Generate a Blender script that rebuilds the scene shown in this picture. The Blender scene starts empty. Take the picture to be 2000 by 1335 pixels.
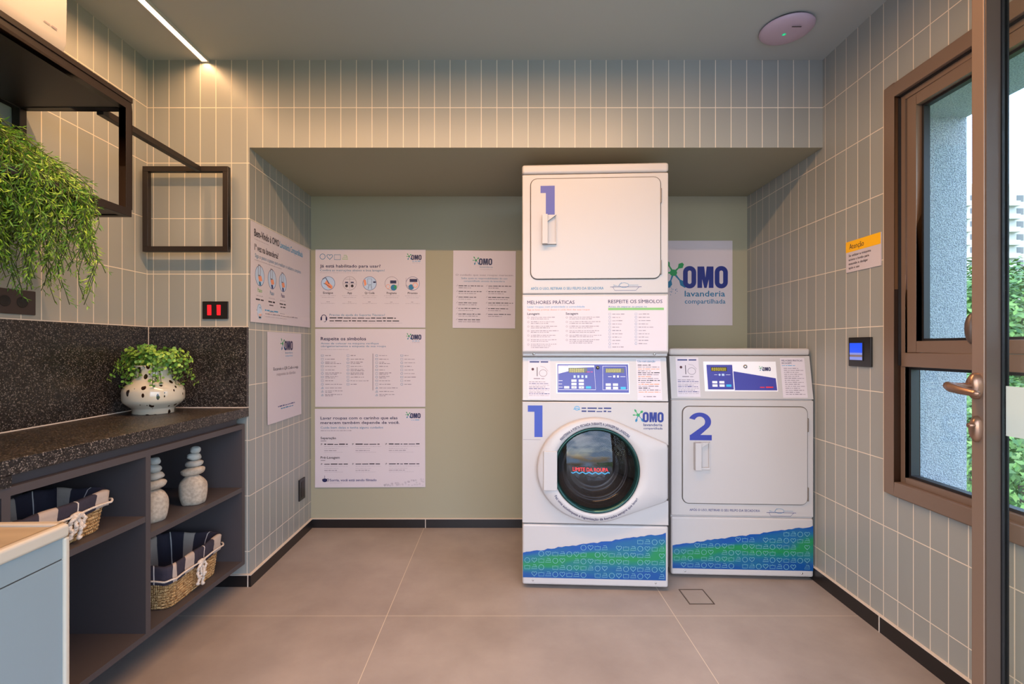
import bpy, bmesh, math, random
from mathutils import Vector, Matrix, Euler, noise
random.seed(7)
C = bpy.context.scene.collection
SC = bpy.context.scene
PI = math.pi

# ------------------------------------------------------------------ camera
cd = bpy.data.cameras.new('camera'); cam = bpy.data.objects.new('camera', cd); C.objects.link(cam)
cam.location = (0, 0, 1.12); cam.rotation_euler = (PI/2, 0, 0)
cd.sensor_width = 36; cd.lens = 17.28; cd.shift_x = 0.011; cd.shift_y = 0.00475
cd.clip_start = 0.02; cd.clip_end = 500
SC.camera = cam

# ------------------------------------------------------------------ exposure
SC.view_settings.view_transform = 'Standard'; SC.view_settings.look = 'None'
SC.view_settings.gamma = 1.0; SC.view_settings.use_curve_mapping = False
SC.view_settings.exposure = 0.0

# ------------------------------------------------------------------ sky
SKY_STRENGTH = 1.2
w = bpy.data.worlds.new('sky'); SC.world = w; w.use_nodes = True
nt = w.node_tree; nt.nodes.clear()
wo = nt.nodes.new('ShaderNodeOutputWorld'); wb = nt.nodes.new('ShaderNodeBackground')
sk = nt.nodes.new('ShaderNodeTexSky'); sk.sky_type = 'NISHITA'; sk.sun_disc = False
sk.sun_elevation = math.radians(50); sk.sun_rotation = math.radians(200); sk.dust_density = 2.0
tc = nt.nodes.new('ShaderNodeTexCoord'); mp = nt.nodes.new('ShaderNodeMapping'); mp.inputs['Scale'].default_value = (1, 1, 3)
nz = nt.nodes.new('ShaderNodeTexNoise'); nz.inputs['Scale'].default_value = 3.0; nz.inputs['Detail'].default_value = 6
cr = nt.nodes.new('ShaderNodeValToRGB'); cr.color_ramp.elements[0].position = .42; cr.color_ramp.elements[1].position = .62
mx = nt.nodes.new('ShaderNodeMix'); mx.data_type = 'RGBA'; mx.inputs['B'].default_value = (2.45, 3.5, 5.2, 1)
nt.links.new(tc.outputs['Generated'], mp.inputs[0]); nt.links.new(mp.outputs[0], nz.inputs[0])
nt.links.new(nz.outputs[0], cr.inputs[0]); nt.links.new(cr.outputs[0], mx.inputs['Factor'])
nt.links.new(sk.outputs[0], mx.inputs['A']); nt.links.new(mx.outputs['Result'], wb.inputs[0])
wb.inputs[1].default_value = SKY_STRENGTH; nt.links.new(wb.outputs[0], wo.inputs[0])

# ------------------------------------------------------------------ ceiling lamps (their fixtures are built with the ceiling)
WARM = (1.0, 0.55, 0.25)
CEIL = 2.466
def area(name, x, y, sx, sy, power, spread=125, col=WARM):
    l = bpy.data.lights.new(name, 'AREA'); l.shape = 'RECTANGLE'; l.size = sx; l.size_y = sy
    l.energy = power; l.color = col; l.spread = math.radians(spread)
    o = bpy.data.objects.new(name, l); C.objects.link(o); o.location = (x, y, CEIL-0.014)
    return o
LAMP_SIDE = area('lamp_strip_side', -1.385, 1.62, 0.022, 1.36, 7, 165)
LAMP_CROSS = area('lamp_strip_cross', -0.22, 1.42, 2.1, 0.022, 48, 176)

# ------------------------------------------------------------------ helpers: materials
def lin(r, g, b):
    f = lambda c: (c/255)/12.92 if c/255 <= 0.04045 else ((c/255+0.055)/1.055)**2.4
    return (f(r), f(g), f(b), 1)
MATS = {}
def mat(name, col, rough=0.5, metal=0.0, spec=0.5, coat=0.0, emit=None, estr=0.0, bump=None):
    if name in MATS: return MATS[name]
    m = bpy.data.materials.new(name); m.use_nodes = True
    p = m.node_tree.nodes['Principled BSDF']
    p.inputs['Base Color'].default_value = col; p.inputs['Roughness'].default_value = rough
    p.inputs['Metallic'].default_value = metal; p.inputs['Specular IOR Level'].default_value = spec
    p.inputs['Coat Weight'].default_value = coat
    if emit: p.inputs['Emission Color'].default_value = emit; p.inputs['Emission Strength'].default_value = estr
    if bump:
        n = m.node_tree.nodes; L = m.node_tree.links
        t = n.new('ShaderNodeTexCoord'); z = n.new('ShaderNodeTexNoise'); z.inputs['Scale'].default_value = bump[0]; z.inputs['Detail'].default_value = 5
        b = n.new('ShaderNodeBump'); b.inputs['Strength'].default_value = bump[1]; b.inputs['Distance'].default_value = bump[2]
        L.new(t.outputs['Object'], z.inputs[0]); L.new(z.outputs[0], b.inputs['Height']); L.new(b.outputs[0], p.inputs['Normal'])
    MATS[name] = m; return m
def nodes_of(m): return m.node_tree.nodes, m.node_tree.links, m.node_tree.nodes['Principled BSDF']

def tile_mat(name, axis, u0, wt, z0=2.2426, h=0.2603, base=(154, 154, 148)):
    m = mat(name, lin(*base), 0.38); n, L, p = nodes_of(m)
    g = n.new('ShaderNodeNewGeometry'); s = n.new('ShaderNodeSeparateXYZ'); L.new(g.outputs['Position'], s.inputs[0])
    a = n.new('ShaderNodeMath'); a.operation = 'ADD'; a.inputs[1].default_value = 100*wt-u0; L.new(s.outputs[axis], a.inputs[0])
    b = n.new('ShaderNodeMath'); b.operation = 'ADD'; b.inputs[1].default_value = 20*h-z0; L.new(s.outputs['Z'], b.inputs[0])
    c = n.new('ShaderNodeCombineXYZ'); L.new(a.outputs[0], c.inputs[0]); L.new(b.outputs[0], c.inputs[1])
    br = n.new('ShaderNodeTexBrick'); br.offset = 0; br.squash = 1
    c1 = lin(*base); c2 = lin(base[0]-8, base[1]-7, base[2]-6)
    br.inputs['Color1'].default_value = c1; br.inputs['Color2'].default_value = c2
    br.inputs['Mortar'].default_value = lin(222, 208, 190)
    br.inputs['Scale'].default_value = 1; br.inputs['Mortar Size'].default_value = 0.0019; br.inputs['Mortar Smooth'].default_value = 0.15
    br.inputs['Brick Width'].default_value = wt; br.inputs['Row Height'].default_value = h
    L.new(c.outputs[0], br.inputs['Vector']); L.new(br.outputs['Color'], p.inputs['Base Color'])
    r = n.new('ShaderNodeMapRange'); r.inputs['To Min'].default_value = 0.36; r.inputs['To Max'].default_value = 0.85
    L.new(br.outputs['Fac'], r.inputs[0]); L.new(r.outputs[0], p.inputs['Roughness'])
    z = n.new('ShaderNodeTexNoise'); z.inputs['Scale'].default_value = 14; L.new(g.outputs['Position'], z.inputs[0])
    q = n.new('ShaderNodeMath'); q.operation = 'MULTIPLY_ADD'; q.inputs[1].default_value = -1.0; L.new(br.outputs['Fac'], q.inputs[0])
    zz = n.new('ShaderNodeMath'); zz.operation = 'MULTIPLY'; zz.inputs[1].default_value = 0.5; L.new(z.outputs[0], zz.inputs[0]); L.new(zz.outputs[0], q.inputs[2])
    bp = n.new('ShaderNodeBump'); bp.inputs['Strength'].default_value = 0.5; bp.inputs['Distance'].default_value = 0.0015
    L.new(q.outputs[0], bp.inputs['Height']); L.new(bp.outputs[0], p.inputs['Normal'])
    return m
def noise_mat(name, c1, c2, scale, rough=0.5, detail=8, lo=.35, hi=.65, bump=0.0, dist=0.002, stretch=(1, 1, 1), kind='noise'):
    m = mat(name, c1, rough); n, L, p = nodes_of(m)
    t = n.new('ShaderNodeTexCoord'); mp = n.new('ShaderNodeMapping'); mp.inputs['Scale'].default_value = stretch
    L.new(t.outputs['Object'], mp.inputs[0])
    z = n.new('ShaderNodeTexNoise'); z.inputs['Scale'].default_value = scale; z.inputs['Detail'].default_value = detail; L.new(mp.outputs[0], z.inputs[0])
    r = n.new('ShaderNodeValToRGB'); r.color_ramp.elements[0].position = lo; r.color_ramp.elements[1].position = hi
    r.color_ramp.elements[0].color = c1; r.color_ramp.elements[1].color = c2
    L.new(z.outputs[0], r.inputs[0]); L.new(r.outputs[0], p.inputs['Base Color'])
    if bump:
        b = n.new('ShaderNodeBump'); b.inputs['Strength'].default_value = bump; b.inputs['Distance'].default_value = dist
        L.new(z.outputs[0], b.inputs['Height']); L.new(b.outputs[0], p.inputs['Normal'])
    return m
def glass_mat(name, tint=(1, 1, 1, 1), ior=1.45, rough=0.0):
    if name in MATS: return MATS[name]
    m = bpy.data.materials.new(name); m.use_nodes = True; n = m.node_tree.nodes; L = m.node_tree.links; n.clear()
    o = n.new('ShaderNodeOutputMaterial'); t = n.new('ShaderNodeBsdfTransparent'); t.inputs[0].default_value = tint
    g = n.new('ShaderNodeBsdfGlossy'); g.inputs['Roughness'].default_value = rough
    x = n.new('ShaderNodeMixShader'); q = n.new('ShaderNodeNewGeometry'); d = n.new('ShaderNodeVectorMath'); d.operation = 'DOT_PRODUCT'
    L.new(q.outputs['Incoming'], d.inputs[0]); L.new(q.outputs['Normal'], d.inputs[1])
    a = n.new('ShaderNodeMath'); a.operation = 'ABSOLUTE'; L.new(d.outputs['Value'], a.inputs[0])
    b = n.new('ShaderNodeMath'); b.operation = 'SUBTRACT'; b.inputs[0].default_value = 1; L.new(a.outputs[0], b.inputs[1])
    c = n.new('ShaderNodeMath'); c.operation = 'POWER'; c.inputs[1].default_value = 5; L.new(b.outputs[0], c.inputs[0])
    r0 = ((ior-1)/(ior+1))**2
    f = n.new('ShaderNodeMath'); f.operation = 'MULTIPLY_ADD'; f.inputs[1].default_value = 1-r0; f.inputs[2].default_value = r0; L.new(c.outputs[0], f.inputs[0])
    L.new(f.outputs[0], x.inputs[0]); L.new(t.outputs[0], x.inputs[1]); L.new(g.outputs[0], x.inputs[2]); L.new(x.outputs[0], o.inputs[0])
    MATS[name] = m; return m

# ------------------------------------------------------------------ helpers: meshes
def xf(o, T):
    if T is not None:
        if o.parent: o.matrix_basis = o.parent.matrix_basis.inverted() @ T
        else: o.matrix_world = T
class B:
    """collects shapes and links them as one mesh object"""
    def __init__(s): s.bm = bmesh.new(); s.ms = []; s.smooth = set()
    def mi(s, m):
        if m not in s.ms: s.ms.append(m)
        return s.ms.index(m)
    def face(s, vs, m, smooth=False):
        try: f = s.bm.faces.new(vs)
        except ValueError: return None
        f.material_index = s.mi(m); f.smooth = smooth; return f
    def box(s, x0, x1, y0, y1, z0, z1, m, skip=()):
        v = [s.bm.verts.new((x, y, z)) for x in (x0, x1) for y in (y0, y1) for z in (z0, z1)]
        F = {'-x': (0, 1, 3, 2), '+x': (4, 6, 7, 5), '-y': (0, 4, 5, 1), '+y': (2, 3, 7, 6), '-z': (0, 2, 6, 4), '+z': (1, 5, 7, 3)}
        out = {}
        for k, q in F.items():
            if k in skip: continue
            mm = m.get(k, m['*']) if isinstance(m, dict) else m
            out[k] = s.face([v[i] for i in q], mm)
        return out
    def prism(s, pts, fn0, fn1, m, smooth=False):
        a = [s.bm.verts.new(fn0(*p)) for p in pts]; b = [s.bm.verts.new(fn1(*p)) for p in pts]
        s.face(a, m); s.face(list(reversed(b)), m); n = len(pts)
        for i in range(n): s.face([a[i], b[i], b[(i+1) % n], a[(i+1) % n]], m, smooth)
    def loops(s, rings, m, closed=True, cap0=False, cap1=False, smooth=True):
        R = [[s.bm.verts.new(p) for p in r] for r in rings]; n = len(R[0])
        for a, b in zip(R, R[1:]):
            for i in range(n if closed else n-1): s.face([a[i], a[(i+1) % n], b[(i+1) % n], b[i]], m, smooth)
        if cap0: s.face(list(reversed(R[0])), m, smooth)
        if cap1: s.face(R[-1], m, smooth)
        return R
    def tube(s, pts, r, m, n=8, closed=False, cap=True):
        P = [Vector(p) for p in pts]; N = len(P); rings = []
        up = None
        for i in range(N):
            t = (P[(i+1) % N]-P[i-1]) if closed else (P[min(i+1, N-1)]-P[max(i-1, 0)])
            t.normalize()
            if up is None: up = Vector((0, 0, 1)) if abs(t.z) < .9 else Vector((1, 0, 0))
            a = (up - t*up.dot(t)); a.normalize(); up = a; b = t.cross(a)
            rr = r[i] if isinstance(r, (list, tuple)) else r
            rings.append([P[i]+a*rr*math.cos(2*PI*k/n)+b*rr*math.sin(2*PI*k/n) for k in range(n)])
        if closed: rings.append(rings[0])
        s.loops(rings, m, cap0=cap and not closed, cap1=cap and not closed)
    def lathe(s, prof, c, m, n=40, axis='z', cap0=False, cap1=False):
        rings = []
        for r, h in prof:
            if axis == 'z': rings.append([(c[0]+r*math.cos(2*PI*k/n), c[1]+r*math.sin(2*PI*k/n), c[2]+h) for k in range(n)])
            elif axis == 'y': rings.append([(c[0]+r*math.cos(2*PI*k/n), c[1]+h, c[2]+r*math.sin(2*PI*k/n)) for k in range(n)])
            else: rings.append([(c[0]+h, c[1]+r*math.cos(2*PI*k/n), c[2]+r*math.sin(2*PI*k/n)) for k in range(n)])
        s.loops(rings, m, cap0=cap0, cap1=cap1)
    def blob(s, c, r, m, rot=0, amp=0.0, seed=0, n=20, k=12, flat=None, power=1.0):
        R = Matrix.Rotation(rot, 3, 'Y'); rings = []
        for j in range(k+1):
            th = PI*j/k; ring = []
            for i in range(n):
                ph = 2*PI*i/n
                sp = lambda x: math.copysign(abs(x)**power, x)
                d = Vector((sp(math.sin(th))*math.cos(ph), sp(math.sin(th))*math.sin(ph), -sp(math.cos(th))))
                q = 1+amp*noise.noise(d*1.5+Vector((seed, seed*2, 0)))
                v = R @ Vector((d.x*r[0]*q, d.y*r[1]*q, d.z*r[2]*q))
                if flat is not None: v.z = max(v.z, flat)
                ring.append(Vector(c)+v)
            rings.append(ring)
        s.loops(rings, m)
    def obj(s, name, parent=None, loc=None, T=None, bevel=0, seg=2, solid=0):
        bmesh.ops.remove_doubles(s.bm, verts=s.bm.verts, dist=1e-6)
        bmesh.ops.recalc_face_normals(s.bm, faces=s.bm.faces)
        me = bpy.data.meshes.new(name); s.bm.to_mesh(me); s.bm.free()
        for m in s.ms: me.materials.append(m)
        o = bpy.data.objects.new(name, me); C.objects.link(o)
        if parent: o.parent = parent
        if loc: o.location = loc
        xf(o, T)
        if bevel:
            b = o.modifiers.new('edge', 'BEVEL'); b.width = bevel; b.segments = seg; b.limit_method = 'ANGLE'; b.angle_limit = math.radians(40)
            b.harden_normals = True
            for f in me.polygons: f.use_smooth = True
        return o
def tag(o, label=None, cat=None, group=None, kind=None):
    if label: o['label'] = label
    if cat: o['category'] = cat
    if group: o['group'] = group
    if kind: o['kind'] = kind
    return o
def empty(name, loc, rz=0, **k):
    o = bpy.data.objects.new(name, None); C.objects.link(o); o.empty_display_size = .05
    o.location = loc; o.rotation_euler = (0, 0, rz); tag(o, **k); return o
def frame(R, U, O, P):
    """matrix whose local x, y, z run along R, U, O from the point P"""
    return Matrix(((R[0], U[0], O[0], P[0]), (R[1], U[1], O[1], P[1]), (R[2], U[2], O[2], P[2]), (0, 0, 0, 1)))
def rrect(x0, x1, y0, y1, r, n=6):
    P = []
    for cx, cy, a in ((x1-r, y1-r, 0), (x0+r, y1-r, 90), (x0+r, y0+r, 180), (x1-r, y0+r, 270)):
        for i in range(n+1):
            t = math.radians(a+90*i/n); P.append((cx+r*math.cos(t), cy+r*math.sin(t)))
    return P

# ------------------------------------------------------------------ helpers: printing
GLYPH = {}
def glyphs(body, bold):
    k = (body, bold)
    if k in GLYPH: return GLYPH[k]
    c = bpy.data.curves.new('t', 'FONT'); c.body = body; c.resolution_u = 2; c.offset = bold
    o = bpy.data.objects.new('t', c); C.objects.link(o)
    dg = bpy.context.evaluated_depsgraph_get(); me = bpy.data.meshes.new_from_object(o.evaluated_get(dg))
    V = [(v.co.x, v.co.y) for v in me.vertices]; F = [tuple(p.vertices) for p in me.polygons]
    bpy.data.objects.remove(o); bpy.data.curves.remove(c); bpy.data.meshes.remove(me)
    GLYPH[k] = (V, F); return GLYPH[k]
CAP = None
class Flat:
    """ink and paper in a flat local frame (x right, y up, z out)"""
    def __init__(s, k=1.0, z=0.0, warp=None): s.b = B(); s.k = k; s.z = z; s.warp = warp or (lambda x, y, z: (x, y, z)); s.curl = None
    def P(s, x, y, dz=0):
        if s.curl: dz += s.curl(x, y)
        return s.b.bm.verts.new(s.warp(x*s.k, y*s.k, s.z+dz))
    def poly(s, pts, m, dz=.0004): s.b.face([s.P(x, y, dz) for x, y in pts], m)
    def rect(s, x0, x1, y0, y1, m, dz=.0004): s.poly([(x0, y0), (x1, y0), (x1, y1), (x0, y1)], m, dz)
    def sheet(s, x0, x1, y0, y1, m, t=.0008, nx=8, ny=4, curl=None):
        c = (lambda a, b: 0)
        if curl: s.curl = lambda x, y: curl((x-x0)/(x1-x0), (y-y0)/(y1-y0))
        if nx < 16 and curl: nx, ny = 24, 24
        G = [[s.P(x0+(x1-x0)*i/nx, y0+(y1-y0)*j/ny, c(i/nx, j/ny)) for i in range(nx+1)] for j in range(ny+1)]
        H = [[s.P(x0+(x1-x0)*i/nx, y0+(y1-y0)*j/ny, c(i/nx, j/ny)-t) for i in range(nx+1)] for j in range(ny+1)]
        for j in range(ny):
            for i in range(nx):
                s.b.face([G[j][i], G[j][i+1], G[j+1][i+1], G[j+1][i]], m); s.b.face([H[j][i], H[j+1][i], H[j+1][i+1], H[j][i+1]], m)
        for i in range(nx):
            s.b.face([H[0][i], H[0][i+1], G[0][i+1], G[0][i]], m); s.b.face([G[ny][i], G[ny][i+1], H[ny][i+1], H[ny][i]], m)
        for j in range(ny):
            s.b.face([H[j+1][0], H[j][0], G[j][0], G[j+1][0]], m); s.b.face([H[j][nx], H[j+1][nx], G[j+1][nx], G[j][nx]], m)
    def line(s, pts, lw, m, closed=False, dz=.0004):
        n = len(pts); L = []
        for i in range(n):
            a = pts[i-1] if (closed or i > 0) else pts[i]; b = pts[(i+1) % n] if (closed or i < n-1) else pts[i]
            tx, ty = b[0]-a[0], b[1]-a[1]; l = math.hypot(tx, ty) or 1; nx, ny = -ty/l*lw/2, tx/l*lw/2
            L.append(((pts[i][0]+nx, pts[i][1]+ny), (pts[i][0]-nx, pts[i][1]-ny)))
        V = [(s.P(*a, dz), s.P(*b, dz)) for a, b in L]
        for i in range(n if closed else n-1):
            a, b = V[i], V[(i+1) % n]; s.b.face([a[0], a[1], b[1], b[0]], m)
    def ring(s, cx, cy, rx, ry, lw, m, n=20, a0=0, a1=360, dz=.0004):
        full = abs(a1-a0) >= 360
        pts = [(cx+rx*math.cos(math.radians(a0+(a1-a0)*i/n)), cy+ry*math.sin(math.radians(a0+(a1-a0)*i/n))) for i in range(n+(0 if full else 1))]
        s.line(pts, lw, m, full, dz)
    def disc(s, cx, cy, rx, ry, m, n=20, dz=.0004): s.poly([(cx+rx*math.cos(2*PI*i/n), cy+ry*math.sin(2*PI*i/n)) for i in range(n)], m, dz)
    def text(s, body, x, y, h, m, bold=0.0, w=None, align='L', arc=None, dz=.0005):
        global CAP
        if CAP is None: CAP = max(v[1] for v in glyphs('H', 0.0)[0])
        V, F = glyphs(body, 0.0)
        if not V: return
        k = h/CAP; x0 = min(v[0] for v in V); x1 = max(v[0] for v in V); kx = k if w is None else w/(x1-x0)
        W = (x1-x0)*kx; ox = x - (0 if align == 'L' else W/2 if align == 'C' else W)
        pts = [(ox+(vx-x0)*kx, y+vy*k) for vx, vy in V]   # bold print is struck several times, a hair apart
        if arc:
            cx, cy, R, a = arc; out = []
            for px, py in pts:
                th = a - (px/R if R > 0 else px/R); r = R+(py) if R > 0 else -R-(py)
                out.append((cx+r*math.cos(th), cy+r*math.sin(th)))
            pts = out
        o = bold*k*1.3
        for q, (ax, ay) in enumerate(((0, 0), (o, 0), (-o, 0), (0, o), (0, -o)) if bold else ((0, 0),)):
            vs = [s.P(px+ax, py+ay, dz+.00004*q) for px, py in pts]
            for f in F: s.b.face([vs[i] for i in f], m)
    def words(s, x, y, wd, h, m, seed=0, dz=.0004):
        """a line of print too small to read: short word-length dashes"""
        rnd = random.Random(seed*7919+int(x*31)+int(y*17)); c = x
        while c < x+wd-h:
            l = min(rnd.uniform(1.5, 6)*h, x+wd-c); s.rect(c, c+l, y, y+h*rnd.uniform(.55, .9), m, dz); c += l+h*.8
    def heart(s, cx, cy, r, lw, m):
        pts = []
        for i in range(22):
            t = 2*PI*i/22; pts.append((cx+r*math.sin(t)**3, cy+r*(13*math.cos(t)-5*math.cos(2*t)-2*math.cos(3*t)-math.cos(4*t))/16))
        s.line(pts, lw, m, True)
    def tub(s, cx, cy, r, lw, m): s.line([(cx-r*1.15, cy+r*.75), (cx-r*1.0, cy-r*.75), (cx+r*1.0, cy-r*.75), (cx+r*1.15, cy+r*.75)], lw, m, False); s.line([(cx-r*1.1, cy+r*.5), (cx+r*1.1, cy+r*.5)], lw, m)
    def iron(s, cx, cy, r, lw, m):
        s.line([(cx-r*1.2, cy-r*.75), (cx-r*.7, cy), (cx+r*.75, cy), (cx+r*1.1, cy-r*.75)], lw, m, True)
        s.line([(cx-r*.55, cy+r*.7), (cx+r*.5, cy+r*.7), (cx+r*.75, cy)], lw, m)
    def square(s, cx, cy, r, lw, m): s.line([(cx-r, cy-r*.8), (cx+r, cy-r*.8), (cx+r, cy+r*.8), (cx-r, cy+r*.8)], lw, m, True)
    def logo(s, x, y, h, navy, green, teal, splash=True, sub=None):
        """the three heavy letters with their splash; x, y is the lower left of the first letter"""
        def O(ox, wd):
            n = 8; out = rrect(ox, ox+wd, y, y+h, wd*.48, n); inn = rrect(ox+wd*.36, ox+wd*.64, y+h*.2, y+h*.8, wd*.135, n)
            a = [s.P(*p, .00080) for p in out]; b = [s.P(*p, .00080) for p in inn]; N = len(a)
            for i in range(N): s.b.face([a[i], a[(i+1) % N], b[(i+1) % N], b[i]], navy)
        O(x, h*.59); O(x+h*1.42, h*.59)
        mx0, mx1 = x+h*.645, x+h*1.365; lw = h*.21; c = (mx0+mx1)/2; t, b = y+h*.98, y+h*.02
        s.poly([(mx0, b), (mx0+lw, b), (mx0+lw, t), (mx0, t)], navy, .00080); s.poly([(mx1-lw, b), (mx1, b), (mx1, t), (mx1-lw, t)], navy, .00080)
        s.poly([(mx0+lw*.3, t), (c-lw*.25, b), (c+lw*.25, b), (mx0+lw*1.45, t)], navy, .00084); s.poly([(mx1-lw*1.45, t), (c-lw*.25, b), (c+lw*.25, b), (mx1-lw*.3, t)], navy, .00088)
        if splash:
            cx, cy = x-h*.43, y+h*.70
            s.disc(cx, cy, h*.17, h*.15, green, 10, .00070)
            for n_, (ax, ay, wd, mm) in enumerate(((.38, .36, .13, green), (-.30, .48, .10, green), (-.46, .0, .07, green), (-.20, -.58, .12, teal), (.48, -.56, .13, teal))):
                ex, ey = cx+ax*h, cy+ay*h; l = math.hypot(ax, ay); nx, ny = -ay/l, ax/l
                s.poly([(cx+nx*h*.05, cy+ny*h*.05), (cx-nx*h*.05, cy-ny*h*.05), (cx+ax*h*.6-nx*h*.03, cy+ay*h*.6-ny*h*.03), (cx+ax*h*.6+nx*h*.03, cy+ay*h*.6+ny*h*.03)], mm, .00030+.00003*n_)
                s.poly([(cx+ax*h*.5, cy+ay*h*.5), (cx+ax*h*.85-nx*wd*h, cy+ay*h*.85-ny*wd*h), (cx+ax*h*1.15-nx*wd*h*.4, cy+ay*h*1.15-ny*wd*h*.4), (cx+ax*h*1.15+nx*wd*h*.4, cy+ay*h*1.15+ny*wd*h*.4), (cx+ax*h*.85+nx*wd*h, cy+ay*h*.85+ny*wd*h)], mm, .00048+.00003*n_)
        if sub:
            s.text('lavanderia', x+h*.08, y-h*.36, h*.25, sub, .012, w=h*1.80)
            s.text('compartilhada', x+h*.08, y-h*.68, h*.2, sub, .008, w=h*1.82)
    def obj(s, name, parent=None, T=None): return s.b.obj(name, parent, T=T)

# ------------------------------------------------------------------ materials
PAINT = mat('sage paint', lin(157, 152, 129), 0.75, bump=(90, .08, .001))
CEILM = mat('ceiling paint', lin(172, 176, 172), 0.8)
T_FRONT = tile_mat('sage tile front', 'X', -1.6305, .0733)
T_LEFT = tile_mat('sage tile left', 'Y', 2.2296, .0757)
T_NICHE = tile_mat('sage tile niche', 'Y', 2.367, .0727)
T_RIGHT = tile_mat('sage tile right', 'Y', 2.289, .0722)
WHITE = mat('white enamel', lin(180, 174, 172), 0.32)
WHITE2 = mat('white plastic', lin(180, 175, 174), 0.35)
PAPER = mat('paper', lin(202, 192, 198), 0.6)
DARKGAP = mat('dark gap', lin(70, 62, 56), 0.8)
NAVY = mat('navy ink', lin(30, 40, 105), 0.5); NAVYD = mat('deep navy ink', lin(22, 22, 72), 0.5)
ROYAL = mat('royal blue vinyl', lin(44, 66, 160), 0.45)
TEAL = mat('teal ink', lin(22, 110, 150), 0.5); CYAN = mat('cyan ink', lin(60, 150, 195), 0.5)
GREEN = mat('green ink', lin(28, 140, 80), 0.5); GREY = mat('grey ink', lin(128, 118, 128), 0.6); MIDG = mat('light grey ink', lin(170, 160, 168), 0.6)
BLACKI = mat('black ink', lin(42, 34, 44), 0.5); ORANGE = mat('orange ink', lin(225, 140, 100), 0.5); PALEB = mat('pale blue ink', lin(175, 195, 220), 0.5)
REDI = mat('red ink', lin(215, 40, 50), 0.5); LIME = mat('lime ink', lin(120, 175, 100), 0.5)
STEEL = mat('black steel', lin(36, 27, 24), 0.42, bump=(400, .05, .0005))
BRONZE = mat('bronze aluminium', lin(128, 106, 90), 0.36, 0.3)
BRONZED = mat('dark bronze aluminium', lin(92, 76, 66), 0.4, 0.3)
GASKET = mat('black rubber', lin(24, 22, 24), 0.55)
CHROME = mat('brushed chrome', lin(200, 200, 200), 0.22, 1.0)
GLASS = glass_mat('clear glass', (.94, .97, .96, 1))
CABINET = mat('charcoal laminate', lin(74, 68, 70), 0.5, bump=(600, .04, .0003))
BLACKP = mat('black plastic', lin(26, 22, 22), 0.35)

def granite(name, rough):
    m = mat(name, lin(40, 34, 32), rough); n, L, p = nodes_of(m)
    t = n.new('ShaderNodeTexCoord')
    v = n.new('ShaderNodeTexVoronoi'); v.inputs['Scale'].default_value = 330; L.new(t.outputs['Object'], v.inputs['Vector'])
    r = n.new('ShaderNodeValToRGB'); e = r.color_ramp.elements; e[0].position = .0; e[0].color = lin(16, 14, 15); e[1].position = 1; e[1].color = lin(140, 130, 122)
    e2 = r.color_ramp.elements.new(.55); e2.color = lin(34, 30, 29); e3 = r.color_ramp.elements.new(.82); e3.color = lin(66, 59, 55)
    s = n.new('ShaderNodeSeparateColor'); L.new(v.outputs['Color'], s.inputs[0]); L.new(s.outputs[0], r.inputs[0]); L.new(r.outputs[0], p.inputs['Base Color'])
    return m
GRANITE = granite('dark speckled granite', 0.28)
GRANITE_E = granite('sawn granite', 0.4)
BASEB = mat('black granite skirting', lin(28, 24, 24), 0.3)
JOINT = mat('pale joint', lin(214, 200, 186), 0.8)

def floor_mat():
    m = mat('concrete look porcelain', lin(168, 154, 142), 0.42); n, L, p = nodes_of(m)
    g = n.new('ShaderNodeNewGeometry'); mp = n.new('ShaderNodeMapping'); mp.inputs['Location'].default_value = (.475+12, -2.048+12, 0); L.new(g.outputs['Position'], mp.inputs[0])
    br = n.new('ShaderNodeTexBrick'); br.offset = 0; br.inputs['Scale'].default_value = 1; br.inputs['Brick Width'].default_value = 1.2; br.inputs['Row Height'].default_value = 1.2
    br.inputs['Mortar Size'].default_value = .0013; br.inputs['Mortar Smooth'].default_value = .1; br.inputs['Mortar'].default_value = lin(208, 192, 172)
    z = n.new('ShaderNodeTexNoise'); z.inputs['Scale'].default_value = 2.2; z.inputs['Detail'].default_value = 10; z.inputs['Roughness'].default_value = .62; L.new(g.outputs['Position'], z.inputs[0])
    r = n.new('ShaderNodeValToRGB'); e = r.color_ramp.elements; e[0].position = .3; e[0].color = lin(140, 128, 121); e[1].position = .7; e[1].color = lin(166, 154, 146)
    L.new(z.outputs[0], r.inputs[0]); L.new(r.outputs[0], br.inputs['Color1']); L.new(r.outputs[0], br.inputs['Color2'])
    L.new(mp.outputs[0], br.inputs['Vector']); L.new(br.outputs['Color'], p.inputs['Base Color'])
    z2 = n.new('ShaderNodeTexNoise'); z2.inputs['Scale'].default_value = 60; z2.inputs['Detail'].default_value = 4; L.new(g.outputs['Position'], z2.inputs[0])
    b = n.new('ShaderNodeBump'); b.inputs['Strength'].default_value = .12; b.inputs['Distance'].default_value = .001; L.new(z2.outputs[0], b.inputs['Height']); L.new(b.outputs[0], p.inputs['Normal'])
    return m
FLOOR = floor_mat()
def stucco_mat():
    m = mat('grey roughcast render', lin(158, 170, 182), 0.9); n, L, p = nodes_of(m)
    t = n.new('ShaderNodeTexCoord'); z = n.new('ShaderNodeTexNoise'); z.inputs['Scale'].default_value = 220; z.inputs['Detail'].default_value = 3; L.new(t.outputs['Object'], z.inputs[0])
    b = n.new('ShaderNodeBump'); b.inputs['Strength'].default_value = 1.0; b.inputs['Distance'].default_value = .012; L.new(z.outputs[0], b.inputs['Height']); L.new(b.outputs[0], p.inputs['Normal'])
    r = n.new('ShaderNodeValToRGB'); r.color_ramp.elements[0].position = .35; r.color_ramp.elements[1].position = .6; r.color_ramp.elements[0].color = lin(138, 146, 156); r.color_ramp.elements[1].color = lin(192, 198, 204)
    L.new(z.outputs[0], r.inputs[0]); L.new(r.outputs[0], p.inputs['Base Color'])
    return m
STUCCO = stucco_mat()

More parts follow.
